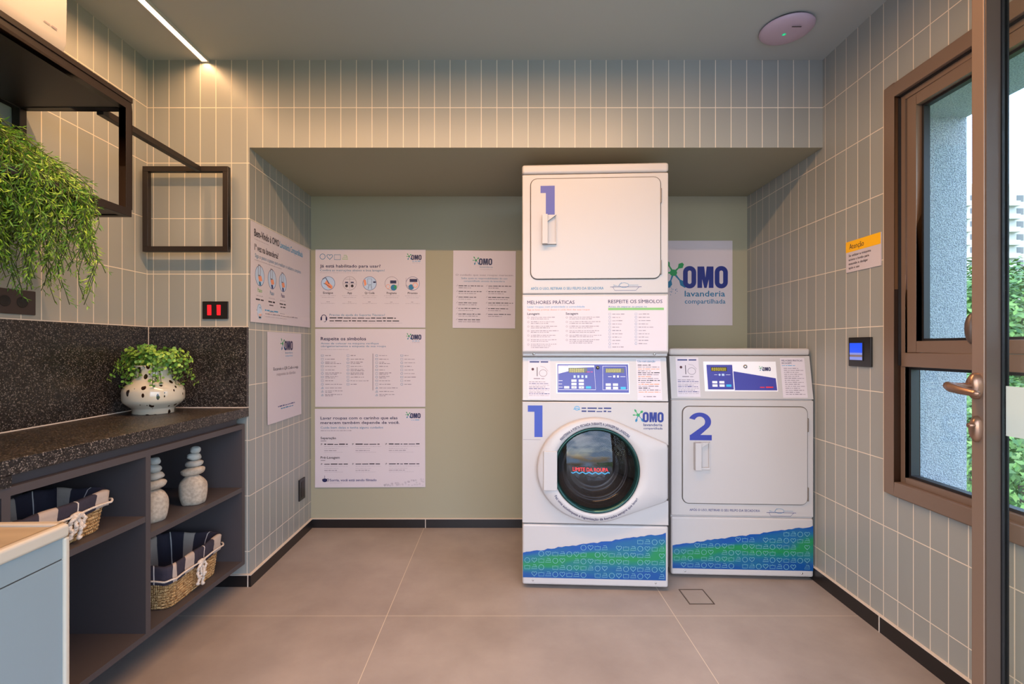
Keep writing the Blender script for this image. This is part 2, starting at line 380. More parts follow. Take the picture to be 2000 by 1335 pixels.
# ================================================================== THE ROOM
D1, D2 = 2.308, 3.057          # front plane of the tiled wall, back of the niche
XL, XN = -1.659, -1.18         # left wall, left edge of the niche
SOFF = 2.055
RU = Vector((-.028, -1, 0)).normalized(); RO = Vector((-1, .028, 0)).normalized()
RW = frame(RU, (0, 0, 1), RO, (1.512, D1, 0))      # right wall: local x runs towards the doorway, y up, z into the room

b = B(); b.box(-1.9, 1.75, -1.6, 3.15, -.06, 0, FLOOR); tag(b.obj('floor'), kind='structure')
b = B(); b.box(-1.9, 1.75, .1, D1+.02, CEIL, CEIL+.08, CEILM); tag(b.obj('ceiling'), kind='structure')
b = B(); b.box(XL-.1, XL, .1, D1+.01, 0, CEIL+.02, T_LEFT); tag(b.obj('wall_left'), kind='structure')
b = B(); b.box(XL-.1, XN, D1, 3.15, 0, CEIL+.02, {'*': T_FRONT, '+x': T_NICHE})
b.box(XN, 1.7, D1, 3.15, SOFF, CEIL+.02, {'*': T_FRONT, '-z': PAINT}); tag(b.obj('wall_front'), kind='structure')
b = B(); b.box(XN-.02, 1.75, D2, D2+.1, 0, SOFF+.02, PAINT); tag(b.obj('wall_back'), kind='structure')
# right wall with the window opening, render outside
WS0, WS1, WZ0, WZ1 = .405, 1.40, .56, 2.1135
b = B()
for s0, s1, z0, z1 in ((-.85, WS0+.01, 0, CEIL+.02), (WS1-.01, 2.2, 0, CEIL+.02), (WS0+.01, WS1-.01, 0, WZ0+.01), (WS0+.01, WS1-.01, WZ1-.01, CEIL+.02)):
    b.box(s0, s1, z0, z1, -.06, 0, T_RIGHT)
for s0, s1, z0, z1 in ((-.85, WS0+.012, -.3, 2.8), (WS1-.012, 2.2, -.3, 2.8), (WS0+.012, WS1-.012, -.3, WZ0-.002), (WS0+.012, WS1-.012, 2.0, 2.8)):
    b.box(s0, s1, z0, z1, -.285, -.06, STUCCO)
tag(b.obj('wall_right', T=RW), kind='structure')
# rear wall around the doorway the camera stands in
b = B()
for x0, x1, z0, z1 in ((-1.76, -.75, 0, CEIL), (1.33, 1.7, 0, CEIL), (-.75, 1.33, 2.34, CEIL)): b.box(x0, x1, .1, .26, z0, z1, PAINT)
b.box(-3.2, 2.2, -1.1, .1, 2.46, 2.58, PAINT)  # added unseen slab outside, holds back sky light at the doorway
tag(b.obj('wall_rear_and_sky_blocker'), kind='structure')

def skirting(name, boxes, T=None):
    b = B()
    for q in boxes: b.box(*q, BASEB)
    return b
b = skirting('', [(XN+.012, 1.50, D2-.014, D2, 0, .053)]); b.box(XN, 1.5, D2-.0145, D2, .053, .056, JOINT); b.box(-.468, -.464, D2-.016, D2, 0, .054, JOINT)
tag(b.obj('baseboard_back'), kind='structure')
b = skirting('', [(XN, XN+.014, D1-.014, D2-.014, 0, .053), (XL, XN, D1-.014, D1, 0, .053)]); b.box(XN, XN+.0145, D1-.014, D2-.014, .053, .056, JOINT); b.box(XL, XN, D1-.0145, D1, .053, .056, JOINT)
b.box(XN-.002, XN+.002, D1-.016, D1-.0135, 0, .054, JOINT)
tag(b.obj('baseboard_left'), kind='structure')
b = B(); b.box(-.75, 2.0, 0, .062, 0, .014, BASEB); b.box(-.75, 2.0, .062, .065, 0, .0145, JOINT); b.box(.375, .379, 0, .063, 0, .0155, JOINT)
tag(b.obj('baseboard_right', T=RW), kind='structure')

# ------------------------------------------------------------------ window
win = tag(bpy.data.objects.new('window_1', None), kind='structure'); C.objects.link(win); win.matrix_world = RW
def wframe(b, s0, s1, z0, z1, wd, n0, n1, m, skip=''):
    if 'l' not in skip: b.box(s0, s0+wd, z0, z1, n0, n1, m)
    if 'r' not in skip: b.box(s1-wd, s1, z0, z1, n0, n1, m)
    b.box(s0+wd, s1-wd, z1-wd, z1, n0, n1, m); b.box(s0+wd, s1-wd, z0, z0+wd, n0, n1, m)
b = B(); wframe(b, WS0, WS1, WZ0, WZ1, .052, -.06, .018, BRONZE)
wframe(b, WS0+.052, WS1-.052, WZ0+.052, WZ1-.052, .022, -.06, -.006, BRONZE)
b.box(WS0+.06, WS1-.06, 1.046, 1.098, -.06, -.002, BRONZE)
b.obj('window_frame', win, bevel=.002)
b = B(); b.box(WS0+.0525, WS0+.056, 1.05, WZ1-.06, -.006, .004, GASKET); b.box(WS0+.056, WS1-.056, WZ1-.056, WZ1-.0525, -.006, .004, GASKET)
b.obj('frame_gasket', win)
MID = .802
def sash(s0, s1, skip=''):
    b = B(); wframe(b, s0, s1, 1.099, WZ1-.075, .042, -.055, -.008, BRONZE, skip); fr = b.obj('sash', win, bevel=.002)
    b = B(); wframe(b, s0+.042, s1-.042, 1.141, WZ1-.117, .009, -.05, -.028, GASKET); b.obj('glazing_seal', fr)
    b = B(); b.box(s0+.045, s1-.045, 1.144, WZ1-.12, -.042, -.038, GLASS); b.obj('window_glass', fr)
sash(WS0+.080, MID); sash(MID-.040, WS1-.078, 'l')
b = B(); b.box(MID-.042, MID, WZ0+.07, 1.046, -.058, -.012, BRONZE); b.obj('mullion', win)
for s0, s1 in ((WS0+.074, MID-.042), (MID, WS1-.074)):
    b = B(); wframe(b, s0, s1, WZ0+.074, 1.046, .010, -.05, -.02, GASKET); b.obj('glazing_seal', win)
    b = B(); b.box(s0+.005, s1-.005, WZ0+.08, 1.04, -.042, -.038, GLASS); b.obj('window_glass', win)
b = B(); b.blob((MID-.048, 1.178, .0), (.017, .05, .02), BRONZED); b.obj('window_latch', win)

# ------------------------------------------------------------------ open glass door beside the camera
door = tag(bpy.data.objects.new('door_1', None), kind='structure'); C.objects.link(door); door.location = (1.2445, 1.3, 0)
# local: x into the leaf's thickness, y = -distance from the free edge
b = B(); b.box(0, .058, -.034, 0, .008, 2.3, BRONZE); b.obj('door_stile', door, bevel=.0025)
b = B(); b.box(.040, .0465, -.041, -.034, .01, 2.29, GASKET); b.box(.0535, .058, -.041, -.034, .01, 2.29, GASKET); b.obj('door_gasket', door)
b = B(); b.box(.003, .0395, -.0375, -.0342, .07, 2.23, BRONZED); b.obj('stile_shade_strip', door)  # darker strip paints in the shade on the stile's glass-side face
b = B(); b.box(0, .058, -.96, -.90, .008, 2.3, BRONZE); b.box(.0, .058, -.90, -.034, .008, .07, BRONZE); b.box(.0, .058, -.90, -.034, 2.23, 2.3, BRONZE); b.obj('door_rail', door)
b = B(); b.box(.047, .053, -.90, -.036, .07, 2.23, GLASS); b.obj('door_glass', door)
FROST = mat('frosted film', lin(186, 202, 198), .7)
b = B(); b.box(.0455, .0468, -.90, -.045, .893, 1.02, FROST); tag(b.obj('safety_film', door), label='pale frosted band across the door glass')
LEVERM = mat('satin bronze', lin(140, 108, 88), .28, .7)
b = B(); b.lathe([(.0, -.022), (.011, -.022), (.0165, -.012), (.017, 0)], (0, 0, 0), LEVERM, 24, 'x'); 
for v in b.bm.verts: v.co.z *= 2.05
h = b.obj('door_handle', door, loc=(0, -.017, 1.018))
b = B(); b.tube([(-.015, 0, 0), (-.045, 0, 0), (-.07, -.001, .0), (-.083, -.008, .001), (-.086, -.02, -.003), (-.083, -.045, -.008), (-.080, -.075, -.012), (-.079, -.086, -.013)], [.0085, .0085, .010, .0115, .012, .0105, .0085, .005], LEVERM, 12)
b.obj('lever', h)
b = B(); b.lathe([(.0, -.016), (.009, -.016), (.014, -.008), (.0145, 0)], (0, 0, 0), LEVERM, 20, 'x')
for v in b.bm.verts: v.co.z *= 2.4
b.lathe([(0, -.028), (.006, -.028), (.006, -.014)], (0, -.004, .01), LEVERM, 12, 'x'); b.obj('door_lock', door, loc=(0, -.017, .906))

# ------------------------------------------------------------------ ceiling fixtures
lamp = empty('linear_ceiling_light', (-1.385, 1.62, CEIL), label='recessed glowing warm linear LED strip running along the ceiling', cat='ceiling light')
LEDM = mat('lit diffuser', lin(255, 240, 215), .6, emit=(1.0, .80, .55, 1), estr=5.0)
ALU = mat('white lamp profile', lin(190, 186, 180), .5)
b = B()
for x0, x1, y0, y1 in ((-.018, -.013, -.68, .68), (.013, .018, -.68, .68), (-.018, .018, .68, .686), (.018, 2.22, -.218, -.213), (.018, 2.22, -.188, -.183)): b.box(x0, x1, y0, y1, -.012, 0, ALU)
b.obj('lamp_profile', lamp)
b = B(); b.box(-.013, .013, -.68, .68, -.010, -.001, LEDM); b.box(.018, 2.22, -.213, -.188, -.010, -.001, LEDM); b.obj('diffuser', lamp)
ap = empty('wireless_access_point', (1.205, 2.072, CEIL), label='round white wireless access point with small green light on the ceiling', cat='access point'); ap.scale = (.92, .92, .92)
b = B(); b.lathe([(.0, -.032), (.05, -.0315), (.085, -.028), (.104, -.020), (.113, -.012), (.114, -.008)], (0, 0, 0), mat('access point shell', lin(188, 166, 180), .4), 48, cap1=True); b.obj('shell', ap)
b = B(); b.lathe([(.112, -.009), (.106, -.004), (.106, 0)], (0, 0, 0), GASKET, 48); b.obj('mounting_ring', ap)
b = B(); b.lathe([(.0, -.0332), (.009, -.0332)], (-.012, .0, 0), mat('green status light', lin(60, 200, 150), .4, emit=lin(80, 220, 170), estr=.5), 16, cap1=True); b.obj('status_light', ap)
f = Flat(1, 0); f.rect(-.02, .02, -.003, .003, BLACKI, 0); f.obj('brand_mark', ap, T=Matrix.Translation((1.215, 2.018, CEIL-.0325)) @ Matrix.Rotation(PI, 4, 'X'))

# floor drain
dr = empty('floor_drain', (.877, 2.205, 0), label='square tiled-in floor drain cover in front of the machines', cat='drain')
b = B(); wm = mat('drain edge', lin(96, 78, 66), .4, .6)
for x0, x1, y0, y1 in ((-.056, .056, -.066, -.062), (-.056, .056, .062, .066), (-.056, -.052, -.062, .062), (.052, .056, -.062, .062)): b.box(x0, x1, y0, y1, 0, .0015, wm)
b.obj('drain_rim', dr)
b = B(); b.box(-.049, .049, -.059, .059, 0, .0012, FLOOR); b.obj('drain_cover', dr)

# ================================================================== COUNTER, SHELF UNIT, BACKSPLASH
def fx(y, back=0): return -1.182-(2.30-y)*.0556-back       # the front line of the joinery, slightly out of square
def slab(b, y0, y1, z0, z1, m, xb, back=0, xb1=None):
    P = [(xb, y0), (fx(y0, back), y0), (fx(y1, back), y1), (xb if xb1 is None else xb1, y1)]
    b.prism(P, lambda x, y: (x, y, z0), lambda x, y: (x, y, z1), m)
ct = empty('granite_worktop', (-1.4, 1.6, .794), label='dark speckled granite worktop carrying the spotted vase', cat='worktop')
def toloc(o, p): o.location = -Vector(p)
b = B(); slab(b, .32, D1-.001, .794, .836, GRANITE_E, XL+.001); o = b.obj('slab', ct, bevel=.003); toloc(o, ct.location)
b = B(); slab(b, .32, 1.247, .7645, .794, GRANITE_E, -1.30, 0); o = b.obj('apron', ct); toloc(o, ct.location)
bs = empty('granite_backsplash', (-1.65, 1.3, .836), label='dark speckled granite splashback behind the spotted vase', cat='backsplash')
b = B(); b.box(XL+.001, XL+.02, .32, D1-.021, .840, 1.212, GRANITE); o = b.obj('side_panel', bs); toloc(o, bs.location)
b = B(); b.box(XL+.021, XN-.003, D1-.02, D1-.001, .840, 1.212, GRANITE); o = b.obj('end_panel', bs); toloc(o, bs.location)
b = B(); b.box(XL+.001, XL+.021, .32, D1-.021, .836, .840, JOINT); b.box(XL+.021, XN-.003, D1-.021, D1-.001, .836, .840, JOINT); b.box(XL+.0195, XL+.022, D1-.0235, D1-.0205, .84, 1.212, JOINT)
b.box(XL+.001, XL+.018, .32, D1-.018, 1.212, 1.216, JOINT); b.box(XL+.018, XN-.003, D1-.018, D1-.001, 1.212, 1.216, JOINT)
o = b.obj('sealant', bs); toloc(o, bs.location)

sh = empty('open_shelf_cabinet', (-1.4, 1.7, .115), label='charcoal open shelf cabinet hung under the granite worktop', cat='cabinet')
def part(b, name, par, **k):
    o = b.obj(name, par, **k); toloc(o, par.location); return o
XB = XL+.004
b = B(); slab(b, .34, 2.278, .742, .764, CABINET, XB, .003); part(b, 'top_board', sh)
b = B(); slab(b, 1.23, 2.26, .764, .7935, CABINET, -1.5, .03, -1.5); part(b, 'recessed_rail', sh)
b = B(); slab(b, .34, 2.278, .115, .135, CABINET, XB, .003); part(b, 'bottom_board', sh)
b = B(); b.box(XB, XB+.012, .34, 2.278, .135, .742, CABINET); part(b, 'back_panel', sh)
for y0, y1 in ((2.256, 2.278), (1.688, 1.710), (1.225, 1.247)):
    b = B(); slab(b, y0, y1, .135, .742, CABINET, XB+.012, .003); part(b, 'upright', sh)
b = B(); slab(b, 1.710, 2.256, .454, .474, CABINET, XB+.012, .004); part(b, 'shelf', sh)
b = B(); slab(b, 1.247, 1.688, .518, .538, CABINET, XB+.012, .004); part(b, 'shelf', sh)
b = B(); slab(b, .36, 1.19, .15, .735, CABINET, XB+.02, .006); part(b, 'drawer_front', sh)

# ------------------------------------------------------------------ half-height tiled counter close to the camera
hw = empty('peninsula_counter', (-.95, .6, 0), label='pale blue-grey half-height counter end with cream edging, close in front of the baskets', cat='counter')
HWM = mat('blue grey glaze', lin(130, 142, 146), .4, bump=(25, .05, .002)); CREAM = mat('cream edge profile', lin(190, 176, 158), .35)
b = B(); b.box(-1.16, -.789, .3, .891, 0, .737, HWM); b.box(-1.16, -.789, .3, .891, .7395, .776, HWM); b.box(-1.158, -.791, .302, .889, .7365, .740, DARKGAP); part(b, 'body', hw)
b = B(); b.box(-1.16, -.800, .3, .884, .776, .796, noise_mat('warm beige stone', lin(158, 138, 112), lin(174, 154, 126), 5, .35, stretch=(1, 6, 1))); part(b, 'top', hw)
b = B(); b.box(-.800, -.784, .3, .896, .776, .80, CREAM); b.box(-1.16, -.800, .884, .896, .776, .80, CREAM); part(b, 'edge_trim', hw, bevel=.006, seg=3)
b = B(); b.box(-.795, -.784, .885, .896, 0, .776, CREAM); part(b, 'corner_trim', hw, bevel=.004)

# ================================================================== BLACK WALL RACK, AIR CONDITIONER
rk = empty('wall_rack', (-1.65, 1.6, 1.9), label='black metal wall rack with a shelf, two square frames and a hanging rod', cat='rack')
t = .026
def sqframe(b, x0, x1, y, z0, z1, t=t):
    b.box(x0, x1, y-t, y, z1-t, z1, STEEL); b.box(x0, x1, y-t, y, z0, z0+t, STEEL); b.box(x0, x0+t, y-t, y, z0+t, z1-t, STEEL); b.box(x1-t, x1, y-t, y, z0+t, z1-t, STEEL)
b = B(); sqframe(b, -1.655, -1.268, 1.690, 1.565, 1.955); sqframe(b, -1.655, -1.268, .62, 1.565, 1.955)
b.box(-1.268-t, -1.268, .62, 1.69-t, 1.955-t, 1.955, STEEL); b.box(-1.268-t, -1.268, .62, 1.69-t, 1.565, 1.565+t, STEEL); b.box(-1.655, -1.655+t, .62, 1.69-t, 1.565, 1.565+t, STEEL); b.box(-1.655, -1.655+t, .62, 1.69-t, 1.955-t, 1.955, STEEL)
part(b, 'shelf_frame', rk, bevel=.0015)
b = B(); b.box(-1.655, -1.266, .62, 1.692, 1.956, 1.973, STEEL); b.box(-1.63, -1.295, .64, 1.665, 1.931, 1.9555, STEEL); part(b, 'shelf_board', rk, bevel=.001)
b = B(); b.box(-1.63, -1.295, .64, 1.665, 1.568, 1.583, STEEL); part(b, 'lower_shelf', rk)
b = B(); sqframe(b, -1.632, -1.243, 2.262, 1.554, 1.943, .024); part(b, 'end_frame', rk, bevel=.0015)
b = B(); b.box(-1.390, -1.366, 1.690, 2.238, 1.918, 1.942, STEEL); part(b, 'hanging_rod', rk, bevel=.0015)

ac = empty('air_conditioner', (-1.65, 1.2, 2.1), label='white split air conditioner on the wall above the black rack shelf', cat='air conditioner')
b = B(); P = [(XL+.001, 2.06), (-1.50, 2.06), (-1.462, 2.085), (-1.448, 2.13), (-1.445, 2.36), (-1.47, 2.38), (XL+.001, 2.38)]
b.prism(P, lambda x, z: (x, .82, z), lambda x, z: (x, 1.642, z), WHITE2); part(b, 'casing', ac, bevel=.006, seg=3)
b = B(); b.box(-1.56, -1.49, .86, 1.60, 2.055, 2.0605, GASKET); part(b, 'air_outlet', ac)
f = Flat(1, 0); f.words(0, 0, .046, .006, GREY, 3); f.obj('brand_mark', ac, T=frame((0, 1, 0), (0, 0, 1), (1, 0, 0), (-1.4448, 1.555, 2.150)))

# ------------------------------------------------------------------ sockets and switches
sk1 = empty('wall_socket', (XL, 1.66, 1.28), label='wide dark double socket plate on the tiles under the trailing plant', cat='socket')
b = B(); b.box(.0005, .008, -.14, .086, -.048, .036, mat('graphite plastic', lin(58, 46, 44), .35)); b.obj('plate', sk1, bevel=.002)
for y in (-.024, .036):
    b = B(); b.lathe([(.0, .0085), (.017, .0085), (.019, .0095), (.0195, .008)], (0, y, -.006), GASKET, 20, 'x'); b.obj('outlet', sk1)
sw = empty('switch_plate', (-1.337, D1, 1.292), label='black switch plate with two glowing red rockers above the splashback', cat='switch')
b = B(); b.box(-.060, .060, -.008, -.0005, -.041, .041, BLACKP); b.obj('plate', sw, bevel=.002)
REDL = mat('lit red rocker', lin(230, 20, 30), .35, emit=(1, .02, .03, 1), estr=.75)
for x in (-.026, .018):
    b = B(); b.prism([(-.0085, -.011), (-.0085, -.0075), (.0085, -.0075), (.0085, -.011)], lambda a, c, x=x: (x+a*(1 if x < 0 else .9), c, -.024), lambda a, c, x=x: (x+a, c-.001, .024), REDL); b.obj('rocker', sw)
so = empty('wall_outlet', (XN, 2.905, .28), label='small black outlet plate low on the niche side wall', cat='socket')
b = B(); b.box(.0005, .009, -.041, .041, -.062, .062, BLACKP); b.obj('plate', so, bevel=.002)
b = B(); b.box(.009, .0105, -.018, .022, -.045, .045, mat('black insert', lin(40, 32, 30), .5)); b.obj('insert', so)
th = bpy.data.objects.new('thermostat', None); C.objects.link(th); th.matrix_world = RW @ Matrix.Translation((.262, 1.1, 0)); tag(th, 'black square wall control panel with a blue screen beside the window', 'thermostat')
b = B(); b.box(-.070, .062, -.062, .060, .0005, .010, BLACKP); b.obj('plate', th, bevel=.002)
b = B(); b.box(-.062, .022, -.038, .040, .010, .0125, BLACKP); b.obj('bezel', th)
f = Flat(1, .0128); SB = mat('blue screen', lin(20, 60, 200), .3, emit=lin(25, 80, 230), estr=.8); SB2 = mat('pale screen', lin(120, 140, 215), .3, emit=lin(110, 130, 215), estr=.5); SB3 = mat('dim screen', lin(120, 105, 110), .3, emit=lin(110, 95, 100), estr=.4)
f.rect(-.058, .018, -.005, .036, SB, 0); f.rect(-.058, .018, -.013, -.005, SB2, 0); f.rect(-.058, .018, -.022, -.013, SB3, 0); f.rect(-.058, .018, -.035, -.022, SB2, 0); f.obj('screen', th)

# ================================================================== POSTERS
def at_back(u, v): return ((u-978)/314.04, 1.12+(677-v)/314.04)
def back_frame(u, v, tilt=0):
    x, z = at_back(u, v); return frame((math.cos(tilt), 0, math.sin(tilt)), (-math.sin(tilt), 0, math.cos(tilt)), (0, -1, 0), (x, D2-.003, z))
K = 1/314.04
# (a) 'Já está habilitado para usar?'  -- local units are 1/314 m, origin at the lower left corner
f = Flat(K); f.sheet(0, 215, 0, 152, PAPER, curl=lambda a, c: .0015*(1-c)**3)
f.ring(14, 138, 5.2, 5.2, 1, TEAL); f.heart(28, 138, 5.6, 1, TEAL); f.square(43, 137, 6, 1, TEAL); f.iron(58, 137, 5, 1, LIME)
f.logo(187, 132, 10, NAVYD, GREEN, TEAL); f.words(189, 129, 16, 1.6, CYAN); f.words(189, 126, 15, 1.2, MIDG)
f.text('Já está habilitado para usar?', 9, 117, 5.6, NAVYD, .014, w=118)
f.text('Confira as instruções abaixo e boa lavagem!', 9, 109.5, 4.0, TEAL, .0, w=126); f.words(9, 106, 72, .9, MIDG)
xs = (25, 67, 106, 149, 190); nm = ('Enxágue', 'App', 'Qr Code', 'Programa', 'Pronto')
for i, x in enumerate(xs):
    f.disc(x, 86, 13, 13, PALEB if i in (0, 2) else PAPER, 24, .0003); f.ring(x, 86, 13.2, 13.2, .7, NAVY if i % 2 == 0 else GREY, 26)
    f.text(nm[i], x, 65.5, 4.0, BLACKI, .012, w=19 if i != 1 else 9, align='C')
    f.words(x-15, 61.5, 30, 1.1, MIDG, i); f.words(x-12, 58, 25, 1.1, MIDG, i+9); f.words(x-3, 49.5, 6, 1.2, GREY, i); f.words(x-14, 46.5, 28, 1.0, MIDG, i+3)
f.poly([(18, 86), (22, 92), (34, 80), (32, 75), (26, 77)], ORANGE, .0006); f.line([(14, 94), (20, 97), (27, 85)], 1.4, NAVYD, dz=.0007); f.line([(16, 86), (21, 84), (30, 78)], 1, BLACKI, dz=.0007)
for dx in (-6, 5):
    f.rect(67+dx-3, 67+dx+3, 86.5, 89, NAVYD, .0006); f.disc(67+dx, 81, 2.8, 2.8, BLACKI, 12, .0006)
f.line([(67, 75), (67, 98)], .6, GREY, dz=.0006); f.line([(55, 85), (79, 85)], .6, GREY, dz=.0006); f.line([(58, 94), (76, 94)], .6, GREY, dz=.0006)
f.rect(102, 110, 84, 95, PALEB, .0006); f.line([(102, 84), (110, 84), (110, 95), (102, 95)], .6, NAVY, True, .0007); f.poly([(94, 92), (98, 94), (100, 84), (96, 80)], ORANGE, .0006); f.line([(103, 75), (105, 83), (109, 83), (110, 75)], .7, NAVYD, dz=.0007); f.rect(113, 118, 87, 90, NAVYD, .0006)
f.rect(146, 158, 86, 92, NAVYD, .0006); f.disc(153, 78, 6, 6, TEAL, 14, .0006); f.poly([(153, 78), (158, 74), (159, 82), (155, 83)], GREEN, .0007); f.ring(142, 80, 4, 4, .8, ORANGE, 12, dz=.0006)
f.rect(184, 199, 89, 95, NAVYD, .0006); f.disc(187, 79, 5.5, 5.5, TEAL, 14, .0006); f.ring(195, 83, 4.5, 4.5, 1.2, ORANGE, 14, dz=.0007); f.line([(177, 97), (177, 84), (187, 73)], .6, GREY, dz=.0006)
f.ring(17, 19, 4.8, 5.4, 1.3, NAVYD, 16, -30, 210); f.rect(10.5, 13.5, 14, 20, NAVYD); f.rect(20.5, 23.5, 14, 20, NAVYD); f.line([(22, 14), (20, 11), (17, 11)], 1, NAVYD)
f.text('Precisa de ajuda do Suporte Técnico?', 28, 22.5, 4.0, TEAL, .0, w=108); f.words(28, 17.5, 132, 2.4, BLACKI, 5); f.words(28, 12, 136, 2.4, BLACKI, 6); f.words(28, 8.5, 142, .8, MIDG, 6)
tag(f.obj('poster', T=back_frame(616, 639, -.003)), 'white poster headed Já está habilitado para usar, topmost of the three stacked posters', 'poster', 'posters in the niche')
# (b) 'Respeite os símbolos'
f = Flat(K); f.sheet(0, 215, 0, 152, PAPER, curl=lambda a, c: .001*(1-c)**3)
f.text('Respeite os símbolos', 11, 130, 6, NAVYD, .015, w=88); f.logo(187, 131, 10, NAVYD, GREEN, TEAL); f.words(189, 128, 16, 1.4, CYAN); f.words(189, 125, 15, 1.2, MIDG)
f.text('Antes de colocar na máquina verifique', 11, 122, 3.4, TEAL, .0, w=113); f.text('obrigatoriamente a etiqueta da sua roupa', 11, 116.6, 3.4, TEAL, .0, w=127); f.words(11, 111.5, 56, 1.2, MIDG, 2)
for cx, tx, ws, dup in ((14, 19.5, (11, 20, (20, 31), 21, 18, (32, 23), (25, 19), 18, 33, 32, (34, 13), (33, 15)), 0), (64, 69, (10, 27, (25, 21), 23, (27, 27), (27, 27), 26, 35, 13), 1),
                        (120, 125, (15, 18, (12, 21), 17, 11, (24, 19), (20, 15), 21, 22, 36, 28, (30, 12)), 2), (169, 174, (8, 20, 23, 14, 18, 20, 24, 13, 14), 3)):
    for i, wv in enumerate(ws):
        y = 100-i*7.0
        (f.tub, f.square, f.ring, f.iron)[(i+dup) % 3 if i < 9 else 3](cx, y, *((2.2, 2.0) if ((i+dup) % 3 == 2 and i < 9) else (2.2,)), .55, TEAL)
        wv = wv if isinstance(wv, tuple) else (wv,)
        for j, q in enumerate(wv): f.words(tx, y-.6+(1.2-2.6*j if len(wv) > 1 else 0), q, 1.5, GREY, i+j*3+dup)
f.line([(112.5, 32), (112.5, 104)], .8, BLACKI)
tag(f.obj('poster', T=back_frame(616, 794)), 'white poster headed Respeite os símbolos with columns of symbols, middle of three', 'poster', 'posters in the niche')
# (c) 'Lavar roupas ...'
f = Flat(K); f.sheet(0, 215, 0, 153, PAPER, curl=lambda a, c: .004*(1-c)**4*(1-a*.4))
f.text('Lavar roupas com o carinho que elas', 11, 132.5, 5.2, NAVYD, .012, w=150); f.text('merecem também depende de você.', 11, 123.5, 5.2, NAVYD, .012, w=154)
f.text('Cuide bem delas e tenha alguns cuidados', 11, 114.5, 4.0, TEAL, 0, w=122); f.words(11, 110, 60, 1.2, GREY, 1); f.logo(186, 134, 10, NAVYD, GREEN, TEAL); f.words(188, 130, 16, 1.4, CYAN)
f.text('Separação', 11, 94, 4.4, BLACKI, .012, w=30); f.rect(11, 22, 90, 90.8, BLACKI); f.text('Pré-Lavagem', 11, 56, 4.4, BLACKI, .012, w=37); f.rect(11, 20, 52, 52.8, BLACKI)
for yy, q in ((83, 0), (44.5, 1)):
    for x, w1 in ((18, 46), (79, 50), (144, 60)):
        for a in (20, 90, 160, 230): f.line([(x-5, yy+1), (x-5+2*math.cos(math.radians(a)), yy+1+2*math.sin(math.radians(a)))], .6, BLACKI)
        f.words(x, yy, w1, 2.4, BLACKI, q+x); f.words(x, yy-4, w1, 1.0, MIDG, q+x+1); f.words(x, yy-8, w1*.6, 1.0, MIDG, x+2); f.words(x, yy-12, w1*.55, 1.4, GREY, x+3); f.words(x, yy-15, w1*.8, .8, MIDG, x+4)
f.disc(19, 14, 5, 3.6, NAVYD, 14); f.rect(14, 24, 14, 16.5, NAVYD); f.ring(25, 14.5, 2.2, 2.2, 1, NAVYD, 10); f.line([(18, 18), (19, 20.5), (18.5, 23)], .8, NAVYD)
f.text('Sorria, você está sendo filmado', 29, 12, 4.4, NAVY, .012, w=91); f.words(29, 8.5, 25, .8, MIDG, 3)
rr = random.Random(5)
for i in range(60):
    x = rr.uniform(135, 212); y = rr.uniform(3, 5+12*((x-135)/77)); (f.ring(x, y, 1.2, 1.2, .4, MIDG, 8) if i % 2 else f.square(x, y, 1.2, .4, GREY))
tag(f.obj('poster', T=back_frame(616, 951, .004)), 'white poster headed Lavar roupas com o carinho, lowest of the three stacked posters', 'poster', 'posters in the niche')
# (d) narrow notice beside the washing machine
f = Flat(K); f.sheet(0, 122, 0, 151, PAPER, curl=lambda a, c: .001)
f.logo(50, 123, 13, NAVYD, GREEN, TEAL); f.text('lavanderia', 52, 118, 2.6, TEAL, 0, w=25); f.text('compartilhada', 52, 113.6, 2.2, MIDG, 0, w=25)
f.text('O cuidado que suas roupas merecem', 61, 102, 3.2, GREY, .004, w=112, align='C'); f.text('Saiba quais as responsabilidades do uso', 61, 95.5, 3.2, TEAL, 0, w=90, align='C'); f.text('compartilhado através da lavanderia', 61, 90.2, 3.0, TEAL, 0, w=80, align='C')
for x, n0 in ((11, 7), (69, 6)):
    for i in range(n0):
        y = 81.5-i*11; f.line([(x-4.5, y+1), (x-3.4, y), (x-1.8, y+3)], .6, GREY); f.words(x, y, 50-rr.uniform(0, 14), 1.7, BLACKI, i+x); f.words(x, y-3.8, 46-rr.uniform(0, 24), 1.4, GREY, i+x+20)
tag(f.obj('poster', T=back_frame(884, 640, -.010)), 'white notice with a logo and two columns of ticked lines, left of the stacked machines', 'poster', 'posters in the niche')
# (e) logo poster partly hidden by the stacked machines
f = Flat(K); f.sheet(0, 162, 0, 165, PAPER, curl=lambda a, c: .001)
f.logo(65.5, 72, 43.5, mat('logo navy', lin(22, 40, 120), .5), GREEN, TEAL, sub=TEAL)
for i in range(14): f.disc(38+rr.uniform(-4, 22), 62+rr.uniform(-18, 14), .8, .8, TEAL, 8)
tag(f.obj('poster', T=back_frame(1268, 635)), 'white poster with the large OMO logo, partly hidden behind the stacked machines', 'poster', 'posters in the niche')
